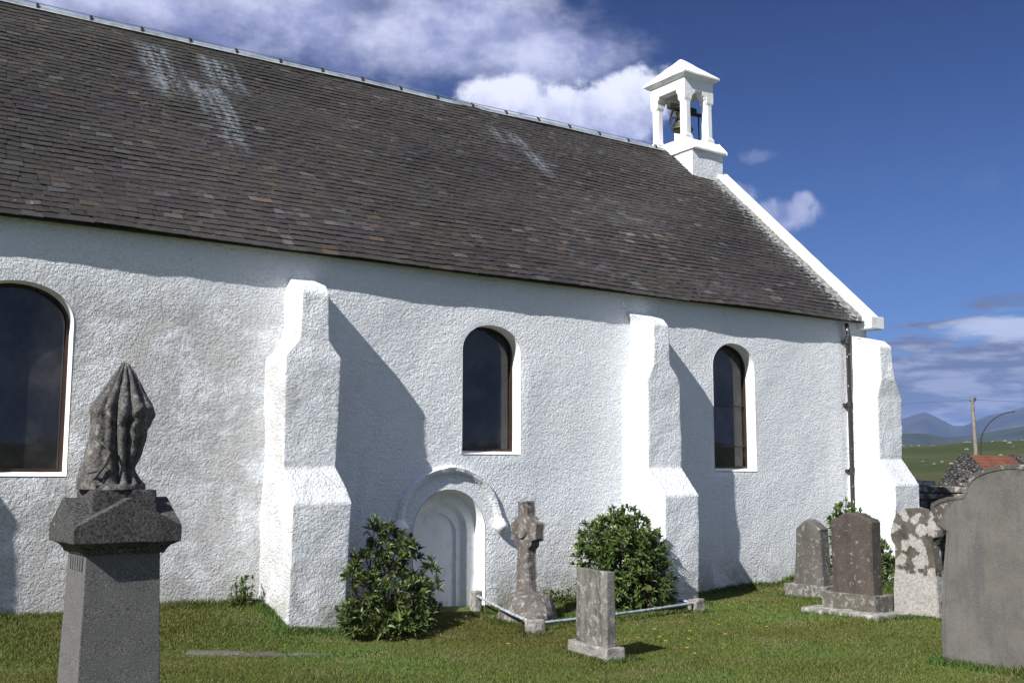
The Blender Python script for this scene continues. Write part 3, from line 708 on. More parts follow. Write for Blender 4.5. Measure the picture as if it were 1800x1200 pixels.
# lichen-covered round-topped stone
o6 = [(8.32,-0.06),(8.255,0.57),(8.235,0.85),(8.275,0.90),(8.295,0.97),(8.285,1.04),(8.25,1.12),(8.207,1.183),(8.15,1.235),(8.087,1.268),(8.02,1.285),(7.948,1.29),(7.88,1.28),(7.821,1.26),(7.76,1.215),(7.715,1.164),(7.675,1.10),(7.660,1.04),(7.675,0.97),(7.712,0.93),(7.734,0.86),(7.705,0.605),(7.690,0.3),(7.68,-0.06)]
def mat6():
    m = Mat('lichen_stone', 0.92, 0.2); v = m.coord()
    g = m.noise(12, 6, 0.65); d = m.vor(8.5, m.coord((1, 1, 0.9)), 'SMOOTH_F1'); z = m.xyz()[2]
    c = m.mix(m.step(m.noise(5, 5), 0.35, 0.65), (0.060, 0.054, 0.042), (0.115, 0.104, 0.088))
    blob = m.step(m.math('ADD', d, m.math('MULTIPLY', g, 0.75)), 0.80, 0.77)
    lowpatch = m.step(m.math('SUBTRACT', m.math('MULTIPLY', m.noise(5, 5, 0.6), 0.55), z), -0.33, -0.28)
    mk = m.math('MAXIMUM', blob, lowpatch)
    mk = m.math('MULTIPLY', mk, m.step(g, 0.26, 0.34))
    c = m.mix(m.math('MULTIPLY', mk, 0.92), c, m.mix(m.step(m.noise(30, 3), 0.35, 0.65), (0.28, 0.265, 0.245), (0.40, 0.385, 0.36)))
    m.color(c); m.bump(g, 0.6, 0.015); m.bump(m.noise(60, 3), 0.5, 0.004); return m.m
mb6 = MB(); c6 = 7.97
mb6.loft([[(11.13, c6+(p[0]-c6)*0.96, p[1]) for p in o6], [(11.15, *p) for p in o6], [(11.27, *p) for p in o6], [(11.29, c6+(p[0]-c6)*0.96, p[1]) for p in o6]])
headstone('gravestone', 'round-topped gravestone blotched with pale round lichen, between the brown and the largest stone', (11.2, 8.0, 0.0),
          [('slab', mb6, mat6(), dict(rough=0.012, cuts=0.06)),
           ('base', (lambda b: (b.box(11.08, 11.36, 7.60, 8.40, -0.1, 0.075), b)[1])(MB()), stone_mat('dark_base_stone', (0.06,0.05,0.04), (0.10,0.08,0.06), amount=0.5, seed=2), dict(bevel=0.02, rough=0.02, cuts=0.1))])

# dark brown shouldered stone on a two-step base
o5_ = [(8.735,0.27),(8.728,1.02),(8.735,1.12),(8.70,1.155),(8.62,1.17),(8.585,1.195),(8.51,1.222),(8.44,1.232),(8.37,1.225),(8.29,1.20),(8.255,1.175),(8.17,1.155),(8.145,1.12),(8.152,1.02),(8.152,0.27)]
m5 = stone_mat('brown_sandstone', (0.046,0.036,0.030), (0.076,0.062,0.050), (0.24,0.24,0.21), 0.22, 0.0, seed=3, streak=0.3, grain=0.08)
m5b = stone_mat('lichened_base', (0.075,0.062,0.050), (0.12,0.105,0.085), (0.28,0.285,0.26), 0.42, 0.0, seed=5)
b_ = MB(); b_.loft([[(10.60, 8.44+(p[0]-8.44)*0.94, 0.27+(p[1]-0.27)*0.985) for p in o5_], [(10.625, *p) for p in o5_], [(10.77, *p) for p in o5_]])
b1_ = MB(); b1_.box(10.54, 10.86, 8.08, 8.84, 0.06, 0.31); b2_ = MB(); b2_.box(10.36, 10.97, 7.92, 9.00, -0.1, 0.125)
hs5 = headstone('gravestone', 'dark brown gravestone with low curved top on a lichened block and pale slab', (10.7, 8.44, 0.0),
          [('slab', b_, m5, dict(rough=0.006, cuts=0.08)), ('base', b1_, m5b, dict(bevel=0.012, rough=0.008, cuts=0.08)), ('plinth', b2_, stone_mat('pale_slab', (0.14,0.135,0.12),(0.24,0.235,0.215), amount=0.5, seed=8), dict(bevel=0.015, rough=0.02, cuts=0.1))])
# pointed stone behind it
o4_ = [(10.215,0.22),(10.15,0.93),(10.155,0.965),(10.06,1.03),(9.955,1.09),(9.85,1.035),(9.745,0.965),(9.75,0.93),(9.715,0.22)]
b_ = MB(); b_.loft([[(11.63, 9.95+(p[0]-9.95)*0.94, 0.22+(p[1]-0.22)*0.98) for p in o4_], [(11.65, *p) for p in o4_], [(11.80, *p) for p in o4_]])
b1_ = MB(); b1_.box(11.56, 11.90, 9.62, 10.32, -0.08, 0.24)
hs4 = headstone('gravestone', 'grey-green gravestone with a pointed top, nearest the church downpipe', (11.7, 9.95, 0.0),
          [('slab', b_, stone_mat('mossy_grey_stone', (0.065,0.06,0.05), (0.105,0.096,0.082), (0.22,0.23,0.21), 0.34, 0.0, seed=6, streak=0.25), dict(rough=0.006, cuts=0.08)),
           ('base', b1_, stone_mat('mottled_base', (0.085,0.08,0.068), (0.15,0.14,0.125), (0.28,0.29,0.265), 0.5, seed=9), dict(bevel=0.012, rough=0.01, cuts=0.08))])
# small square stone in front
g3 = thing('gravestone', 'small square-topped pale grey granite gravestone on rough block in front of the white rail', 'gravestone', (6.33, 7.85, 0.0))
g3.rotation_euler.z = math.radians(-3)
mg3 = stone_mat('weathered_granite', (0.10,0.093,0.082), (0.20,0.19,0.172), (0.30,0.29,0.275), 0.35, 0.0, seed=4, streak=0.75)
def local_build(mb, name, mat, parent, **kw):
    # vertices of mb given relative to the parent's own base
    Mx = world_mat(parent); mb.v = [tuple(Mx @ Vector(p)) for p in mb.v]; return mb.build(name, mat, parent, **kw)
bpy.context.view_layer.update()
b_ = MB(); b_.hexa([(-0.05,-0.245,0.14),(0.045,-0.245,0.14),(0.045,0.235,0.14),(-0.05,0.235,0.14)], [(-0.045,-0.24,0.81),(0.04,-0.24,0.80),(0.04,0.23,0.81),(-0.045,0.23,0.82)])
local_build(b_, 'slab', mg3, g3, bevel=0.01, rough=0.006, cuts=0.07)
b_ = MB(); b_.box(-0.10, 0.10, -0.31, 0.295, -0.1, 0.165)
local_build(b_, 'base', stone_mat('rough_granite', (0.17,0.16,0.145), (0.27,0.26,0.24), amount=0.3, seed=12), g3, bevel=0.02, rough=0.018, cuts=0.07)

# celtic cross on its boulder base
cx0 = thing('stone_cross', 'weathered grey stone cross with short arms on a rough boulder base beside the blocked door', 'cross', (7.1, 9.95, 0.0))
mc = stone_mat('cross_stone', (0.085,0.07,0.065), (0.165,0.142,0.128), (0.30,0.29,0.265), 0.36, 0.0, seed=15, streak=0.5)
b_ = MB(); Y0_ = 9.98
def cr(pts, xf, xb): return [[(xf, Y0_+p[0], p[1]) for p in pts], [(xb, Y0_+p[0], p[1]) for p in pts]]
ol = [(0.128,0.33),(0.098,0.86),(0.15,0.90),(0.165,0.95),(0.225,0.965),(0.225,1.14),(0.165,1.15),(0.14,1.19),(0.09,1.21),(0.085,1.37),(-0.085,1.37),(-0.09,1.21),(-0.14,1.19),(-0.165,1.15),(-0.25,1.14),(-0.25,0.965),(-0.165,0.95),(-0.15,0.90),(-0.098,0.86),(-0.128,0.33)]
b_.loft(cr(ol, 7.035, 7.14)); b_.build('cross', mc, cx0, bevel=0.010, rough=0.009, cuts=0.05, seed=4)
b_ = MB()
b_.loft([[(7.018, Y0_+0.075*math.cos(t), 1.05+0.075*math.sin(t)) for t in [2*PI*k/16 for k in range(16)]], [(7.04, Y0_+0.085*math.cos(t), 1.05+0.085*math.sin(t)) for t in [2*PI*k/16 for k in range(16)]]]); b_.build('boss', mc, cx0, rough=0.006)
b_ = MB(); rings = []
for k, (z, r) in enumerate([(-0.12,1.1),(0.05,1.08),(0.18,0.98),(0.28,0.82),(0.36,0.62),(0.40,0.35)]):
    rings.append([(7.10 + 0.30*r*math.cos(t)*(1+0.12*math.sin(3*t+k)), Y0_-0.02 + 0.40*r*math.sin(t)*(1+0.1*math.cos(2*t-k)), z) for t in [2*PI*i/18 for i in range(18)]])
b_.loft(rings, smooth=False); b_.build('boulder_base', stone_mat('boulder', (0.065,0.055,0.05), (0.13,0.115,0.10), (0.28,0.28,0.26), 0.40, seed=21), cx0, rough=0.035, cuts=0.08)

# rail round the plot: four stubby posts, three tubes
M_rail = plain('grey_white_rail_paint', (0.32, 0.35, 0.38), 0.5, 0.55, 24, 0.5)
M_post = stone_mat('post_stone', (0.14,0.125,0.11), (0.24,0.22,0.20), (0.4,0.4,0.37), 0.4, seed=31)
rl = thing('plot_railing', 'low grey-white tube rail on stubby stone posts round the cross by the church wall', 'railing', (8.0, 10.1, 0.0))
RP = [(6.98, 10.82, 0.30), (6.65, 9.22, 0.17), (9.36, 9.70, 0.17), (9.30, 10.66, 0.20)]
for k, (x, y, z) in enumerate(RP):
    if k == 3: continue
    b_ = MB(); s_ = 0.075 if k else 0.05; b_.hexa([(x-s_*1.1,y-s_*1.1,-0.15),(x+s_*1.1,y-s_*1.1,-0.15),(x+s_*1.1,y+s_*1.1,-0.15),(x-s_*1.1,y+s_*1.1,-0.15)], [(x-s_,y-s_,z+.05),(x+s_,y-s_,z+.05),(x+s_,y+s_,z+.05),(x-s_,y+s_,z+.05)])
    b_.build('post', M_post, rl, bevel=0.02, rough=0.015, cuts=0.05, seed=k)
for k in range(3):
    a, c = Vector(RP[k]), Vector(RP[k+1]); b_ = MB(); b_.tube([a + (c-a)*t + Vector((0, 0, -0.012*math.sin(PI*t))) for t in [i/8 for i in range(9)]], 0.017, 8); b_.build('rail', M_rail, rl)

# flat ledger stone half sunk in the lawn
q4 = [(3.28,9.78),(4.42,9.17),(4.47,9.25),(3.33,9.87)]; gh = lambda q: float(ground_h(q[0], q[1]))
b_ = MB(); b_.hexa([(*q, gh(q)-0.12) for q in q4], [(*q, gh(q)+0.014) for q in q4])
o = b_.build('ledger_stone', stone_mat('sunken_stone', (0.05,0.044,0.036), (0.085,0.078,0.066), amount=0.1, seed=41), None, bevel=0.02, rough=0.015, cuts=0.1)
tag(o, 'flat grey stone sunk in the lawn between pedestal monument and buttress', 'stone')

# ------------------------------------------------------------------ pedestal monument with draped urn
mo = thing('pedestal_monument', 'grey granite pedestal monument topped by a tall pointed draped urn at left', 'monument', (1.90, 6.99, 0.0))
M_gran = stone_mat('grey_granite', (0.060,0.059,0.060), (0.080,0.079,0.080), (0.16,0.16,0.14), 0.06, 0.0, seed=51, grain=0.28, scale=2.6, bump=0.5)
M_cap = stone_mat('weathered_cap_granite', (0.022,0.021,0.021), (0.042,0.040,0.038), (0.17,0.17,0.145), 0.16, 0.0, seed=53, grain=0.16, streak=0.3)
M_urn = stone_mat('urn_stone', (0.038,0.035,0.032), (0.105,0.098,0.090), (0.24,0.24,0.22), 0.24, 0.0, seed=57, grain=0.2, streak=0.45)
CX, CY = 1.90, 6.99
def sq(z, r): return [(CX-r, CY-r, z), (CX+r, CY-r, z), (CX+r, CY+r, z), (CX-r, CY+r, z)]
mb = MB(); mb.loft([sq(-0.3, .40), sq(0.06, .40)]); mb.build('base', M_gran, mo, bevel=0.015)
mb = MB(); mb.loft([sq(0.06, .30), sq(0.2, .295), sq(0.26, .242), sq(0.30, .240), sq(1.06, .218), sq(1.175, .216)]); mb.build('shaft', M_gran, mo, bevel=0.006, cuts=0.12, rough=0.002)
mb = MB(); mb.loft([sq(1.168, .218), sq(1.17, .232), sq(1.182, .240), sq(1.195, .245), sq(1.215, .262), sq(1.232, .292), sq(1.236, .305)]); mb.build('cornice', M_cap, mo)
# cap with a low pediment on each face
mb = MB(); R_ = 0.312; zb, ze, za = 1.236, 1.332, 1.50
P = [(CX-R_,CY-R_),(CX+R_,CY-R_),(CX+R_,CY+R_),(CX-R_,CY+R_)]; Mid = [(CX,CY-R_),(CX+R_,CY),(CX,CY+R_),(CX-R_,CY)]
vs = [(*p, zb) for p in P] + [(*p, ze) for p in P] + [(*p, za) for p in Mid] + [(CX, CY, za)]
fs = [(3,2,1,0)]
for k in range(4):
    j = (k+1) % 4; fs += [(k, j, 4+j, 8+k, 4+k), (4+k, 8+k, 12), (8+(k-1) % 4, 4+k, 12)]
mb.add(vs, fs); cap_ = mb.build('cap', M_cap, mo, rough=0.004, bevel=0.006, cuts=0.07)
mb = MB(); mb.loft([sq(1.36, .195), sq(1.545, .190)]); mb.build('urn_block', M_cap, mo, bevel=0.01, rough=0.006, cuts=0.08)
# small flutes carved near the top of the shaft
mb = MB()
for s in range(6):
    y = CY - 0.165 + 0.055*s + 0.0; mb.box(CX-0.2255, CX-0.215, y, y+0.030, 1.075, 1.145)
    mb.loft([[(xx, y+0.015+0.015*math.cos(t), 1.145+0.018*math.sin(t)) for t in [PI*k/6 for k in range(7)]] for xx in (CX-0.2255, CX-0.215)])
mb.build('carved_frieze', M_gran, mo)
# urn hidden in drapery
def urn():
    rgt = [(1.545,.155),(1.575,.155),(1.578,.150),(1.60,.125),(1.64,.095),(1.67,.078),(1.70,.095),(1.76,.122),(1.83,.135),(1.93,.165),(1.99,.180),(2.05,.178),(2.12,.140),(2.20,.10),(2.28,.055),(2.325,.022),(2.33,.004)]
    lft = [(1.545,.25),(1.575,.25),(1.578,.245),(1.64,.235),(1.70,.222),(1.80,.195),(1.90,.188),(2.0,.184),(2.06,.176),(2.09,.16),(2.14,.125),(2.22,.085),(2.28,.045),(2.325,.018),(2.33,.004)]
    zr = [p[0] for p in rgt]; rr = [p[1] for p in rgt]; zl = [p[0] for p in lft]; lr = [p[1] for p in lft]
    n = 120; rings = []; C0 = (CX+0.015, CY)
    left_a = math.atan2(0.26, -0.97)
    for z in np.concatenate([[1.545, 1.572], np.linspace(1.58, 2.33, 66)]):
        R1 = float(np.interp(z, zr, rr)); L1 = float(np.interp(z, zl, lr)); ring = []
        t = (z-1.58)/0.75
        for i in range(n):
            a = 2*PI*i/n; w_ = 0.5+0.5*math.cos(a-left_a); w_ = w_**0.8
            r = R1*(1-w_)+L1*w_
            if z > 1.575:
                tw = a*13 + 1.5*math.sin(z*5+a) + 0.9*noise.noise(Vector((math.cos(a)*2, math.sin(a)*2, z*3)))
                f1 = abs(math.sin(tw/2)); f1 = f1**0.55
                top = sstep(2.06, 2.12, z)
                amp = 0.42*(1-top)*(0.75+0.4*math.sin(3*a+z*4)) + 0.34*top*(1-sstep(2.30, 2.335, z)*0.6)
                r *= 1.03 - amp*(1-f1)
                # knuckle-like bulge where the cloth turns over the shoulder
                r *= 1 + 0.06*math.exp(-((z-2.03-0.03*math.sin(5*a))/0.025)**2) - 0.06*math.exp(-((z-1.95-0.04*math.sin(4*a))/0.03)**2)
                r += 0.008*noise.noise(Vector((math.cos(a)*3, math.sin(a)*3, z*16)))
            ring.append((C0[0]+r*math.cos(a), C0[1]+r*math.sin(a), float(z)))
        rings.append(ring)
    mb = MB(); mb.loft(rings, (True, True), True); return mb
u_ = urn().build('draped_urn', M_urn, mo, rough=0.003)
mb = MB(); rings = []
mb.tube([(CX-0.10, CY-0.19, 1.76), (CX-0.12, CY-0.188, 1.70), (CX-0.16, CY-0.17, 1.655), (CX-0.215, CY-0.14, 1.64)], [.011,.012,.011,.007], 7)
mb.tube([(CX-0.125, CY-0.187, 1.69), (CX-0.17, CY-0.18, 1.625), (CX-0.20, CY-0.165, 1.59)], [.009,.010,.006], 7)
mb.tube([(CX-0.10, CY-0.19, 1.75), (CX-0.115, CY-0.175, 1.80), (CX-0.16, CY-0.12, 1.845), (CX-0.17, CY-0.10, 1.87)], [.010,.011,.011,.006], 7)
mb.build('carved_tassel', M_urn, u_, rough=0.003)

mo.location = (1.752, 6.50, 0.112); mo.scale = (0.93, 0.93, 0.93)      # a slightly smaller monument, on the turf

# ------------------------------------------------------------------ plants
def leaf_mat(name, a, b, c_):
    m = Mat(name, 0.45, 0.5); t = m.attr('tint')
    m.color(t)
    m.b.inputs['Subsurface Weight'].default_value = 0.0
    tr = m.N.new('ShaderNodeBsdfTranslucent'); m.L.new(t, tr.inputs[0]); mx = m.N.new('ShaderNodeMixShader'); mx.inputs[0].default_value = 0.28
    out = m.N['Material Output']; m.L.new(m.b.outputs[0], mx.inputs[1]); m.L.new(tr.outputs[0], mx.inputs[2]); m.L.new(mx.outputs[0], out.inputs[0]); return m.m
M_leaf = leaf_mat('shrub_leaf', 0, 0, 0)
M_stem = plain('shrub_stem', (0.10, 0.075, 0.04), 0.8, 0.3, 10)
def leaf_cloud(P, A, nleaf, L, W, droop, spread, cols):
    """P rosette centres, A axis directions; every leaf is a folded blade of four quads"""
    Vs, Fs, Cs = [], [], []; b = 0
    for p, a in zip(P, A):
        a = a/np.linalg.norm(a); h = np.array([1.0, 0, 0]) if abs(a[0]) < 0.8 else np.array([0, 1.0, 0])
        e1 = np.cross(a, h); e1 /= np.linalg.norm(e1); e2 = np.cross(a, e1); ph0 = rng.uniform(0, 6.28)
        base = cols[rng.integers(len(cols))]; base = np.array(base)*math.exp(rng.normal(0, 0.22))
        for k in range(nleaf):
            ph = ph0 + 2.4*k; th = spread*rng.uniform(0.45, 1.15)*(0.4+0.6*(k/max(1, nleaf-1)))
            rad = e1*math.cos(ph)+e2*math.sin(ph); d = a*math.cos(th)+rad*math.sin(th); d /= np.linalg.norm(d)
            side = np.cross(d, a+rad*0.01+1e-4); side /= (np.linalg.norm(side)+1e-9); up = np.cross(side, d)
            l = L*rng.uniform(0.65, 1.2); w_ = W*l*rng.uniform(0.85, 1.15); s0 = p - a*0.02*k/nleaf
            dn = np.array([0, 0, -1.0])*droop*l*rng.uniform(0.3, 1.2)
            c1 = s0 + d*l*0.35; c2 = s0 + d*l*0.7 + dn*0.35; c3 = s0 + d*l + dn
            f = up*w_*0.28
            Vs += [s0, c1-side*w_/2+f, c1, c1+side*w_/2+f, c2-side*w_*0.38+f, c2, c2+side*w_*0.38+f, c3]
            Fs += [(b, b+1, b+2, b+2), (b, b+2, b+3, b+3), (b+1, b+4, b+5, b+2), (b+2, b+5, b+6, b+3), (b+4, b+7, b+5, b+5), (b+5, b+7, b+6, b+6)]
            cc = base*math.exp(rng.normal(0, 0.12)); Cs += [(*cc, 1)]*8; b += 8
    return Vs, Fs, Cs
def foliage_obj(name, Vs, Fs, Cs, parent, mat=None, smooth=False):
    me = bpy.data.meshes.new(name); o0 = np.array(world_mat(parent).translation) if parent is not None else np.zeros(3)
    me.from_pydata((np.array(Vs)-o0).tolist(), [], [f if f[2] != f[3] else f[:3] for f in Fs])
    ca = me.color_attributes.new('tint', 'FLOAT_COLOR', 'POINT'); ca.data.foreach_set('color', np.array(Cs, np.float32).ravel())
    me.materials.append(mat or M_leaf); o = bpy.data.objects.new(name, me); col.objects.link(o)
    if parent is not None: o.parent = parent
    return o
def shrub(label, base, stems, nros, L, W, cols, nleaf=7, spread=1.2, droop=0.25, loose=0.0):
    """stems: list of (top x, y, z, clump radius); rosettes gather round the upper part of each"""
    t = thing('shrub', label, 'shrub', base); base = np.array(base, float)
    P, A = [], []; sm = MB(); tot = sum(s[3]**2 for s in stems)
    for (sx, sy, sz, r) in stems:
        top = np.array((sx, sy, sz)); mid = base + (top-base)*0.55 + rng.normal(0, 0.04, 3)
        root = base + np.array((rng.normal(0, 0.07), rng.normal(0, 0.07), -0.05))
        sm.tube([root, mid, top-np.array((0, 0, 0.02))], [0.014, 0.010, 0.004], 5)
        for k in range(max(5, int(nros*r*r/tot))):
            u = rng.normal(0, 1, 3); u /= np.linalg.norm(u); q = rng.uniform(0.35, 1.0)**0.5
            p = top + u*r*q*np.array((1, 1, 1.0)) - np.array((0, 0, r*0.8))
            if p[1] > 10.93: p[1] = 10.93 - rng.uniform(0, .1)
            if p[2] < base[2]+0.03: p[2] = base[2]+rng.uniform(0.03, 0.15)
            P.append(p); A.append(u*0.9+np.array((0, -0.1, 0.75)))
            if rng.random() < 0.3:
                c = top - np.array((0, 0, r*0.8)); sm.tube([c+(p-c)*0.15, (c+p)/2+np.array((0, 0, -0.02)), p], [0.005, 0.004, 0.002], 4, False)
    # leaders sticking out at the top
    for (sx, sy, sz, r) in stems:
        P.append(np.array((sx, sy, sz+0.02))); A.append(np.array((rng.normal(0, .2), rng.normal(0, .2), 1.0)))
    foliage_obj('foliage', *leaf_cloud(P, A, nleaf, L, W, droop, spread, cols), t)
    sm.build('stems', M_stem, t, recalc=False)
    return t
G_D = [(0.070, 0.105, 0.027), (0.10, 0.138, 0.034), (0.046, 0.074, 0.022), (0.145, 0.18, 0.052)]
G_L = [(0.10, 0.155, 0.038), (0.07, 0.115, 0.030), (0.14, 0.19, 0.052)]
shrub('dark leafy shrub with ragged upright shoots between the first buttress and blocked door', (5.40, 10.35, 0.12),
      [(5.42,10.35,1.16,.09),(5.70,10.30,1.03,.10),(5.50,10.35,0.98,.12),(5.30,10.3,0.84,.12),(5.88,10.35,0.88,.07),(5.62,10.3,0.84,.15),(5.22,10.1,0.62,.15),(4.98,9.95,0.38,.13),(5.40,10.0,0.54,.18),(5.70,10.05,0.55,.18),(5.88,10.3,0.60,.12),(4.92,9.85,0.24,.09),(5.22,9.8,0.28,.14),(5.50,9.8,0.30,.15),(5.78,9.95,0.30,.14),(5.98,10.15,0.34,.10),(6.02,10.2,0.74,.05),(5.12,10.2,0.84,.06),(5.82,10.3,0.98,.05),(5.05,10.1,0.72,.05),(6.08,10.2,0.52,.06),(5.60,10.35,1.10,.05)], 430, 0.105, 0.27, G_D, nleaf=7, spread=1.2)
shrub('dense rounded green shrub by the middle buttress behind the white rail', (8.70, 10.45, 0.08),
      [(8.70,10.35,1.20,.28),(8.42,10.35,1.10,.26),(8.95,10.3,1.12,.26),(8.28,10.3,0.90,.25),(9.06,10.2,0.92,.24),(8.30,10.2,0.64,.25),(8.7,10.15,0.9,.36),(9.06,10.1,0.66,.24),(8.42,10.05,0.46,.22),(8.78,9.98,0.52,.28),(9.04,10.0,0.42,.20),(8.55,10.1,1.0,.26),(8.85,10.15,1.02,.24),(8.60,10.3,1.24,.10),(8.82,10.3,1.25,.10),(8.40,10.3,1.14,.09),(9.0,10.3,1.16,.09)], 1250, 0.092, 0.30, G_L+G_D[:2], nleaf=7, spread=1.25, droop=0.3)
shrub('climbing leafy shrub at the foot of the downpipe, behind the brown gravestone', (13.25, 10.55, 0.1),
      [(13.25,10.6,1.28,.15),(13.5,10.55,1.12,.16),(13.1,10.6,1.12,.17),(13.62,10.5,0.95,.13),(12.98,10.5,0.95,.16),(13.3,10.45,0.95,.25),(13.65,10.4,0.7,.2),(13.1,10.4,0.7,.22),(13.4,10.3,0.6,.26),(13.72,10.2,0.45,.18),(13.2,10.2,0.4,.22),(13.05,10.6,0.55,.16)], 520, 0.085, 0.42, G_L, nleaf=6, spread=1.3)

def weed(label, x, y, n, hh, sp, cols):
    z = float(ground_h(x, y)); t = thing('weed', label, 'weed', (x, y, z)); P = []; A = []; sm = MB()
    for k in range(n):
        px_, py_ = x+rng.normal(0, sp), min(10.9, y+rng.normal(0, sp*0.5)); h_ = hh*rng.uniform(0.35, 1.0); zz = float(ground_h(px_, py_))
        tip = np.array((px_+rng.normal(0, .03), py_-abs(rng.normal(0, .03)), zz+h_)); sm.tube([(px_, py_, zz-0.02), tuple(tip)], [0.004, 0.002], 4)
        for q in (0.35, 0.65, 1.0): P.append(np.array((px_, py_, zz))*(1-q)+tip*q); A.append(np.array((0, 0, 1.0))+rng.normal(0, .2, 3))
    foliage_obj('foliage', *leaf_cloud(P, A, 5, 0.065, 0.33, 0.3, 1.3, cols), t); sm.build('stems', M_stem, t, recalc=False)
weed('leafy green weeds at the wall foot left of the first buttress', 4.22, 10.84, 16, 0.30, 0.07, G_L)
weed('low dark weeds at the wall foot between the cross and rounded shrub', 8.15, 10.84, 22, 0.20, 0.16, G_D)
weed('tuft of green weeds by the wall left of the pointed gravestone', 12.5, 10.80, 18, 0.24, 0.12, G_L)
weed('tall green weeds between the brown gravestone and the lichen-spotted gravestone', 13.35, 9.75, 44, 0.48, 0.20, G_L)

# grass: short lawn, longer along walls and stones
def grass():
    x = []; y = []
    def scatter(n, x0, x1, y0, y1, keep):
        a = rng.uniform(x0, x1, n); b = rng.uniform(y0, y1, n); k = keep(a, b); x.append(a[k]); y.append(b[k])
    def vis(a, b):
        az = np.degrees(np.arctan2(a, b)); return (az > 5) & (az < 64) & (b < 10.97) & (np.hypot(a, b) > 7.0)
    scatter(640000, 1.0, 10.0, 5.2, 11.0, lambda a, b: vis(a, b) & (np.hypot(a, b) < 12.5))
    scatter(380000, 7.0, 17.5, 5.2, 11.0, lambda a, b: vis(a, b) & (np.hypot(a, b) >= 12.5))
    x = np.concatenate(x); y = np.concatenate(y); n = len(x)
    patch = np.array([noise.noise(Vector((a*0.9, b*1.3, 0))) for a, b in zip(x[::1], y[::1])])
    h = rng.uniform(0.020, 0.040, n)*(1+0.5*np.clip(patch, -0.6, 1))
    def ring(cx_, cy_, rx, ry, k, wd=0.10):
        d = np.maximum(np.abs(x-cx_)-rx, np.abs(y-cy_)-ry); return k*np.clip(1-np.abs(d-0.03)/wd, 0, 1)
    boost = 1.3*np.clip((y-10.78)/0.15, 0, 1)*(0.3+np.clip(patch+0.3, 0, 1))
    boost = np.maximum(boost, 1.6*np.clip((y-10.75)/0.15, 0, 1)*np.exp(-((x-4.15)/0.2)**2))
    boost = np.maximum(boost, 2.4*np.clip((y-10.6)/0.2, 0, 1)*np.exp(-((x-8.15)/0.4)**2))
    boost = np.maximum(boost, 4.5*np.exp(-((x-13.5)/0.45)**2-((y-9.8)/0.35)**2))
    boost = np.maximum(boost, 3.4*np.clip((y-10.6)/0.2, 0, 1)*np.exp(-((x-12.4)/0.3)**2))
    for q in ((8.83, 5.27, .1, .76, 2.4), (10.68, 8.45, .27, .52, .9), (11.7, 9.97, .17, .35, 1.2), (11.22, 8.0, .14, .4, 1.0), (7.1, 9.96, .32, .42, 1.3), (6.33, 7.85, .13, .29, 1.1), (6.65, 9.22, .08, .08, 1.2), (9.36, 9.7, .08, .08, 1.5), (1.9, 6.99, .4, .4, 1.5), (4.75, 10.6, .35, .42, 1.2), (9.6, 10.6, .35, .42, 1.2)):
        boost = np.maximum(boost, ring(*q))
    # uncut grass inside the railed plot
    boost = np.maximum(boost, 0.9*((x > 6.8) & (x < 9.2) & (y > 9.6)))
    h = h*(1+boost)
    far = np.clip((np.hypot(x, y)-8)/8, 0, 1)
    wd = rng.uniform(0.0018, 0.0032, n)*(1+1.2*far)*(1+0.3*boost)
    z = ground_h(x, y) - 0.004
    # leave the tops of flat stones bare
    bare = ((np.abs(x-10.675) < .27) & (np.abs(y-8.455) < .52)) | ((np.abs((x-3.875)*0.887+(y-9.515)*(-0.463)) < .62) & (np.abs((x-3.875)*0.463+(y-9.515)*0.887) < .0))
    th = rng.uniform(0, 2*PI, n); lean = rng.uniform(0.1, 0.75, n)*h; la = rng.uniform(0, 2*PI, n)
    sx, sy = np.cos(th)*wd, np.sin(th)*wd; lx, ly = np.cos(la)*lean, np.sin(la)*lean
    B = np.stack([x, y, z], 1); S = np.stack([sx, sy, np.zeros(n)], 1); Lh = np.stack([lx, ly, h], 1); L5 = np.stack([lx*0.35, ly*0.35, h*0.58], 1)
    V = np.stack([B-S, B+S, B+L5+S*0.75, B+Lh, B+L5-S*0.75], 1)
    straw = np.array([noise.noise(Vector((a*1.6+7, b*2.2, 3))) for a, b in zip(x, y)])
    lowf = np.array([noise.fractal(Vector((a*0.55+3, b*0.8, 1)), 0.9, 2.1, 4) for a, b in zip(x, y)])
    c = np.array([0.138, 0.172, 0.040])[None]*np.exp(rng.normal(0, 0.25, n)+0.28*np.clip(lowf, -1, 1))[:, None]*np.array([1, 1, 1])[None]
    c[:, 0] *= 1+0.25*np.clip(-lowf, -1, 1); h = h*(1+0.35*np.clip(lowf, -0.7, 1))
    dry = (rng.random(n) < 0.05+0.42*np.clip(straw*1.6-0.1, 0, 0.8)); c[dry] = np.array([0.25, 0.215, 0.105])*np.exp(rng.normal(0, 0.2, dry.sum()))[:, None]
    lush = np.clip(boost, 0, 1.0)[:, None]*(~dry)[:, None]; c = c*(1-0.35*lush*np.array([[1.0, 0.5, 0.6]]))
    C = np.repeat(np.concatenate([c, np.ones((n, 1))], 1)[:, None], 5, 1)
    k = ~bare; V = V[k]; C = C[k]; n = len(V)
    me = bpy.data.meshes.new('grass'); base = np.arange(n)[:, None]*5
    me.vertices.add(n*5); me.vertices.foreach_set('co', V.astype(np.float32).ravel())
    li = np.concatenate([base+0, base+1, base+2, base+3, base+4], 1).astype(np.int32)
    me.loops.add(n*5); me.loops.foreach_set('vertex_index', li.ravel()); me.polygons.add(n); me.polygons.foreach_set('loop_start', np.arange(0, n*5, 5, dtype=np.int32)); me.update(calc_edges=True)
    ca = me.color_attributes.new('tint', 'FLOAT_COLOR', 'POINT'); ca.data.foreach_set('color', C.astype(np.float32).ravel())
    gm = Mat('grass_blade', 0.6, 0.3); t = gm.attr('tint'); gm.color(t)
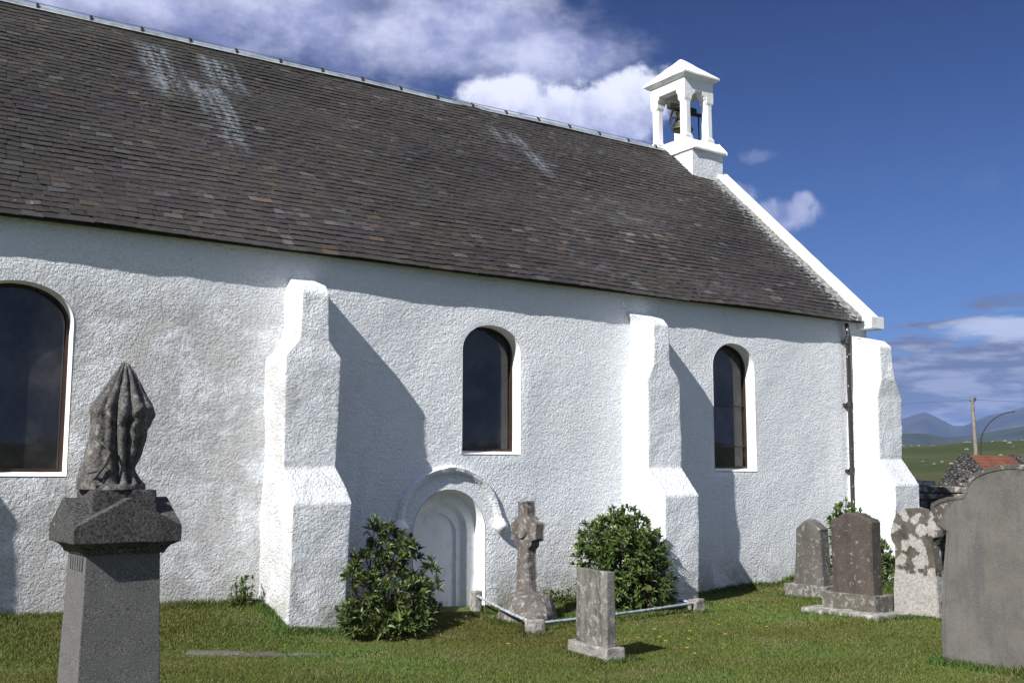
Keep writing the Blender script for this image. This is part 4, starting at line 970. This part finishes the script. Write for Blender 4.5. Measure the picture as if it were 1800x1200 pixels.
    tr = gm.N.new('ShaderNodeBsdfTranslucent'); gm.L.new(t, tr.inputs[0]); mx = gm.N.new('ShaderNodeMixShader'); mx.inputs[0].default_value = 0.35
    gm.L.new(gm.b.outputs[0], mx.inputs[1]); gm.L.new(tr.outputs[0], mx.inputs[2]); gm.L.new(mx.outputs[0], gm.N['Material Output'].inputs[0])
    me.materials.append(gm.m); o = bpy.data.objects.new('grass', me); col.objects.link(o)
    tag(o, 'short green lawn grass of the graveyard', 'grass', kind='stuff')
grass()

# yellow buttercups dotted in the lawn
def buttercups():
    M_y = plain('yellow_petal', (0.75, 0.55, 0.03), 0.5, 0.1, 20); M_g = plain('flower_stalk', (0.06, 0.10, 0.02), 0.7, 0.1, 20)
    proto = None
    spots = [(7.05,7.95),(7.35,8.05),(7.45,8.25),(7.25,8.35),(7.6,8.0),(7.9,8.3),(8.1,8.0),(7.2,7.6),(8.5,8.5),(7.7,8.6),(6.9,8.4),(8.9,8.2),(5.9,8.6),(7.0,7.3)]
    for i, (x, y) in enumerate(spots):
        z = float(ground_h(x, y))
        if proto is None:
            t = thing('buttercup', 'tiny yellow buttercup in the lawn right of the small grey gravestone', 'flower', (0, 0, 0), 'buttercups in the lawn')
            b = MB(); b.tube([(0, 0, -0.01), (0.004, 0, 0.03), (0.002, 0.002, 0.058)], 0.0012, 4); s_ = b.build('stalk', M_g, t)
            b = MB()
            for k in range(5):
                a = 2*PI*k/5; c, s = math.cos(a), math.sin(a); r = 0.013
                b.add([(0.002, 0.002, 0.058), (0.002+c*r-s*r*.5, 0.002+s*r+c*r*.5, 0.063), (0.002+c*r*1.35, 0.002+s*r*1.35, 0.066), (0.002+c*r+s*r*.5, 0.002+s*r-c*r*.5, 0.063)], [(0,1,2,3)])
            p_ = b.build('petals', M_y, t); t.location = (x, y, z); proto = (t, s_, p_)
        else:
            t = proto[0].copy(); col.objects.link(t); t.location = (x, y, z); t.rotation_euler.z = i*1.3
            for q in proto[1:]: c = q.copy(); col.objects.link(c); c.parent = t
buttercups()

# ------------------------------------------------------------------ beyond the graveyard
def rubble(mb, p0, p1, thick, z0, ztop, sx=0.34, sz=0.17, seed=0):
    """dry stone face: irregular blocks laid in courses between two points"""
    p0 = Vector(p0); p1 = Vector(p1); d = (p1-p0); Ln = d.length; d.normalize(); nrm = Vector((d.y, -d.x)); r_ = random.Random(seed)
    z = z0; row = 0
    while True:
        h = sz*r_.uniform(0.75, 1.25); s = -r_.uniform(0, sx)
        anyb = False
        while s < Ln:
            wd = sx*r_.uniform(0.5, 1.5); s1 = min(s+wd, Ln); a = max(s, 0)
            lim = ztop((a+s1)/2)
            if s1-a > 0.05 and z + h*0.5 < lim:
                anyb = True; zz = min(z+h, lim); g = 0.012
                o = [r_.uniform(-0.045, 0.045) for _ in range(4)]; j = lambda: r_.uniform(-0.02, 0.02)
                def P(t, o_, zc): q = p0 + d*t + nrm*o_; return (q.x, q.y, zc)
                T = thick/2; cc = min(0.05, (s1-a)*0.2)
                mb.loft([[P(a+g+cc, -T-o[0]-.03, z+g+.02), P(s1-g-cc, -T-o[1]-.03, z+g+.02), P(s1-g-cc, -T-o[1]-.03, zz-g-.02), P(a+g+cc, -T-o[0]-.03, zz-g-.02)],
                         [P(a+g, -T-o[0]+.03, z+g+j()), P(s1-g, -T-o[1]+.03, z+g+j()), P(s1-g, -T-o[1]+.03, zz-g+j()), P(a+g, -T-o[0]+.03, zz-g+j())],
                         [P(a+g, T+o[2], z+g), P(s1-g, T+o[3], z+g), P(s1-g, T+o[3], zz-g), P(a+g, T+o[2], zz-g)]])
            s += wd
        z += h; row += 1
        if not anyb or row > 60: break
M_rub = stone_mat('dry_stone', (0.075,0.068,0.058), (0.17,0.155,0.14), (0.42,0.42,0.39), 0.45, 0.0, seed=61, scale=0.45)
def rub2():
    m = Mat('rubble_face', 0.95, 0.1); v = m.vor(5.5, m.coord((1, 1, 1.7)), 'F1', out=1); d = m.vor(5.5, m.coord((1, 1, 1.7)), 'DISTANCE_TO_EDGE')
    b = m.N.new('ShaderNodeRGBToBW'); m.L.new(v, b.inputs[0])
    c = m.mix(b.outputs[0], (0.04, 0.038, 0.036), (0.15, 0.145, 0.14)); c = m.mix(m.step(d, 0.10, 0.03), c, (0.015, 0.015, 0.015))
    c = m.mix(m.math('MULTIPLY', m.step(m.noise(5, 4, 0.6), 0.60, 0.66), 0.7), c, (0.30, 0.30, 0.28)); m.color(c); m.bump(m.step(d, 0.0, 0.15), 0.8, 0.06); return m.m
M_rub2 = rub2()
def top_w(s): return 1.66 + 0.08*math.sin(s*0.9) + 0.08*math.sin(s*2.3+1)
mb = MB(); rubble(mb, (17.6, 16.0), (16.4, 2.0), 0.5, -0.3, top_w, 0.27, 0.12, 3)
mb.hexa([(17.45,16,-.3),(16.25,2,-.3),(16.55,2,-.3),(17.75,16,-.3)],[(17.45,16,1.5),(16.25,2,1.5),(16.55,2,1.5),(17.75,16,1.5)])
o = mb.build('graveyard_wall', M_rub, None, recalc=True); tag(o, 'dark rough dry stone wall behind the gravestones at right', 'stone wall')

# byre with rusty roof
by = thing('byre', 'small rough stone byre with a rusty red tin roof beyond the graveyard wall', 'barn', (47.5, 30.2, 0.0))
def mat_rust():
    m = Mat('rusty_tin', 0.8, 0.3); n = m.noise(0.9, 7, 0.7); k = m.noise(3, 6, 0.7)
    c = m.mix(m.step(n, 0.35, 0.65), (0.13, 0.046, 0.028), (0.21, 0.078, 0.042)); c = m.mix(m.math('MULTIPLY', m.step(k, 0.60, 0.68), 0.8), c, (0.27, 0.23, 0.15))
    m.color(c); wv = m.N.new('ShaderNodeTexWave'); m.L.new(m.coord(), wv.inputs[0]); wv.bands_direction = 'Y'; wv.inputs['Scale'].default_value = 2.2; m.bump(wv.outputs[1], 0.8, 0.03); return m.m
def byre_at():
    # ridge runs towards the right of the view; gable end faces the camera's left
    A0 = math.radians(56.75); A1 = math.radians(59.15); r0, r1 = 52.0, 55.5
    a = Vector((r0*math.sin(A0), r0*math.cos(A0), 0)); b = Vector((r1*math.sin(A1), r1*math.cos(A1), 0)); d = (b-a).normalized(); n = Vector((d.y, -d.x, 0))
    hwid = 1.35; ez, rz_ = 1.35, 2.66; L_ = (b-a).length
    if n.dot(a) > 0: n = -n           # n points to the camera side
    def P(t, o, z): q = a + d*t + n*o; return (q.x, q.y, z)
    for t0, t1 in ((0, 0.45), (L_-0.45, L_)):
        g = MB(); o_ = [(hwid, -0.5), (hwid, ez+0.03), (0.12, rz_+0.08), (-0.12, rz_+0.08), (-hwid, ez+0.03), (-hwid, -0.5)]
        g.loft([[P(t0, q[0], q[1]) for q in o_], [P(t1, q[0], q[1]) for q in o_]])
        g.build('gable_wall', M_rub2, by, rough=0.09, cuts=0.2)
    for sgn in (1, -1):
        g = MB(); p0 = P(0.4, sgn*(hwid-0.2), 0); p1 = P(L_-0.4, sgn*(hwid-0.2), 0); rubble(g, (p0[0], p0[1]), (p1[0], p1[1]), 0.4, -0.5, lambda s: ez, 0.36, 0.18, 6); g.build('side_wall', M_rub, by)
    rf = MB()
    for sgn in (1, -1):
        lo = [P(0.35, sgn*(hwid+.12), ez-.08), P(L_+0.55, sgn*(hwid+.12), ez-.14), P(L_-0.25, 0, rz_-0.02), P(0.35, 0, rz_)]
        rf.hexa(lo, [(p[0], p[1], p[2]+0.05) for p in lo])
    rf.build('roof', mat_rust(), by)
by_loc = Vector((52.0*math.sin(math.radians(56.75)), 52.0*math.cos(math.radians(56.75)), 0)); by.location = by_loc
byre_at()

# pole and wires
def azp(az, r, z): a = math.radians(az); return (r*math.sin(a), r*math.cos(a), z)
pb = azp(57.36, 75, 0)
pole = thing('utility_pole', 'tall weathered wooden utility pole behind the rusty-roofed byre', 'pole', pb)
gz = float(ground_h(pb[0], pb[1]))
mb = MB(); mb.tube([(pb[0], pb[1], gz-0.3), (pb[0], pb[1], 3.5), (pb[0]-0.05, pb[1], 6.75)], [0.14, 0.125, 0.095], 10); mb.build('post', stone_mat('weathered_pole', (0.17,0.14,0.115), (0.26,0.22,0.18), amount=0, seed=71), pole)
mb = MB(); mb.tube([(pb[0]-0.05+0.1, pb[1]-0.16, 6.55), (pb[0]-0.05-0.1, pb[1]+0.16, 6.55)], 0.04, 6); mb.tube([(pb[0]+.05, pb[1]-.14, 6.55), (pb[0]+.05, pb[1]-.14, 6.75)], 0.045, 6); mb.build('insulator', M_iron, pole)
M_wire = plain('wire', (0.04, 0.045, 0.06), 0.6, 0.1, 3)
for k, (az_, r_, z_, lab) in enumerate(((30.0, 110, 8.0, 'thin overhead wire running left from the utility pole top'), (70.0, 95, 7.4, 'thin overhead wire running right from the utility pole top'))):
    a = Vector((pb[0]-0.05, pb[1], 6.62)); c = Vector(azp(az_, r_, z_)); mb = MB()
    mb.tube([a+(c-a)*t - Vector((0, 0, 1.0*math.sin(PI*t)*(0.35 if k else 0.5))) for t in [i/16 for i in range(17)]], 0.008, 5)
    o = mb.build('overhead_wire', M_wire, None); tag(o, lab, 'wire', 'wires on the utility pole')
mb = MB(); c0 = azp(57.55, 72, 0); rr = Vector(azp(57.55+90, 1, 0)).normalized()
base = Vector((c0[0], c0[1], float(ground_h(c0[0], c0[1]))-0.2)); pts = [base, Vector((c0[0], c0[1], 3.6))+rr*0.05]
for t in range(1, 9): q = t/8; pts.append(Vector((c0[0], c0[1], 3.6))+rr*(0.05+2.0*(1-math.cos(q*PI/2)))+Vector((0, 0, 2.05*math.sin(q*PI/2))))
mb.tube(pts, [0.04]*3+[0.032]*7, 8); o = mb.build('bent_pole', M_iron, None); tag(o, 'thin dark pole bending over to the right, beside the utility pole', 'pole')

# pale rocks on the hillside, near and far
def rocks():
    M_r = stone_mat('pale_field_rock', (0.13,0.125,0.11), (0.24,0.235,0.215), amount=0, seed=81)
    protos = []
    for k in range(4):
        b = MB(); rings = []
        for z, r in ((-0.1, 1.0), (0.15, 0.95), (0.32, 0.6), (0.38, 0.25)):
            rings.append([(r*0.6*math.cos(t)*(1+.2*math.sin(2*t+k)), r*0.4*math.sin(t)*(1+.2*math.cos(3*t+k)), z) for t in [2*PI*i/9 for i in range(9)]])
        b.loft(rings); o = b.build('field_rock', M_r, None, rough=0.05, seed=k); protos.append(o)
    n = 0
    for k in range(90):
        az_ = rng.uniform(53.2, 63.5) if k < 80 else rng.uniform(64, 72); r_ = rng.uniform(110, 262) if k % 3 else rng.uniform(225, 266)
        x, y, _ = azp(az_, r_, 0); z = float(ground_h(x, y))
        o = protos[k] if k < 4 else protos[k % 4].copy()
        if k >= 4: col.objects.link(o)
        s = 0.75*rng.uniform(0.25, 1.0)**1.5; o.location = (x, y, z); o.scale = (s, s*rng.uniform(.7, 1.3), s*rng.uniform(.6, 1.1)); o.rotation_euler.z = rng.uniform(0, 6)
        tag(o, 'pale rock among many scattered over the green hillside', 'rock', 'pale rocks scattered on the hillside')
rocks()

# ------------------------------------------------------------------ haze
hz_ = MB(); hz_.box(-11500, 11500, -11500, 11500, -90, 640)
hm = bpy.data.materials.new('haze_air'); hm.use_nodes = True; nt = hm.node_tree; nt.nodes.clear()
ho = nt.nodes.new('ShaderNodeOutputMaterial'); pv = nt.nodes.new('ShaderNodeVolumePrincipled'); pv.inputs['Color'].default_value = (0.34, 0.52, 1.0, 1); pv.inputs['Density'].default_value = 0.00009; pv.inputs['Anisotropy'].default_value = 0.0
nt.links.new(pv.outputs[0], ho.inputs['Volume'])
o = hz_.build('haze', hm, None); tag(o, 'blue air over the distant mountains', 'haze', kind='stuff')
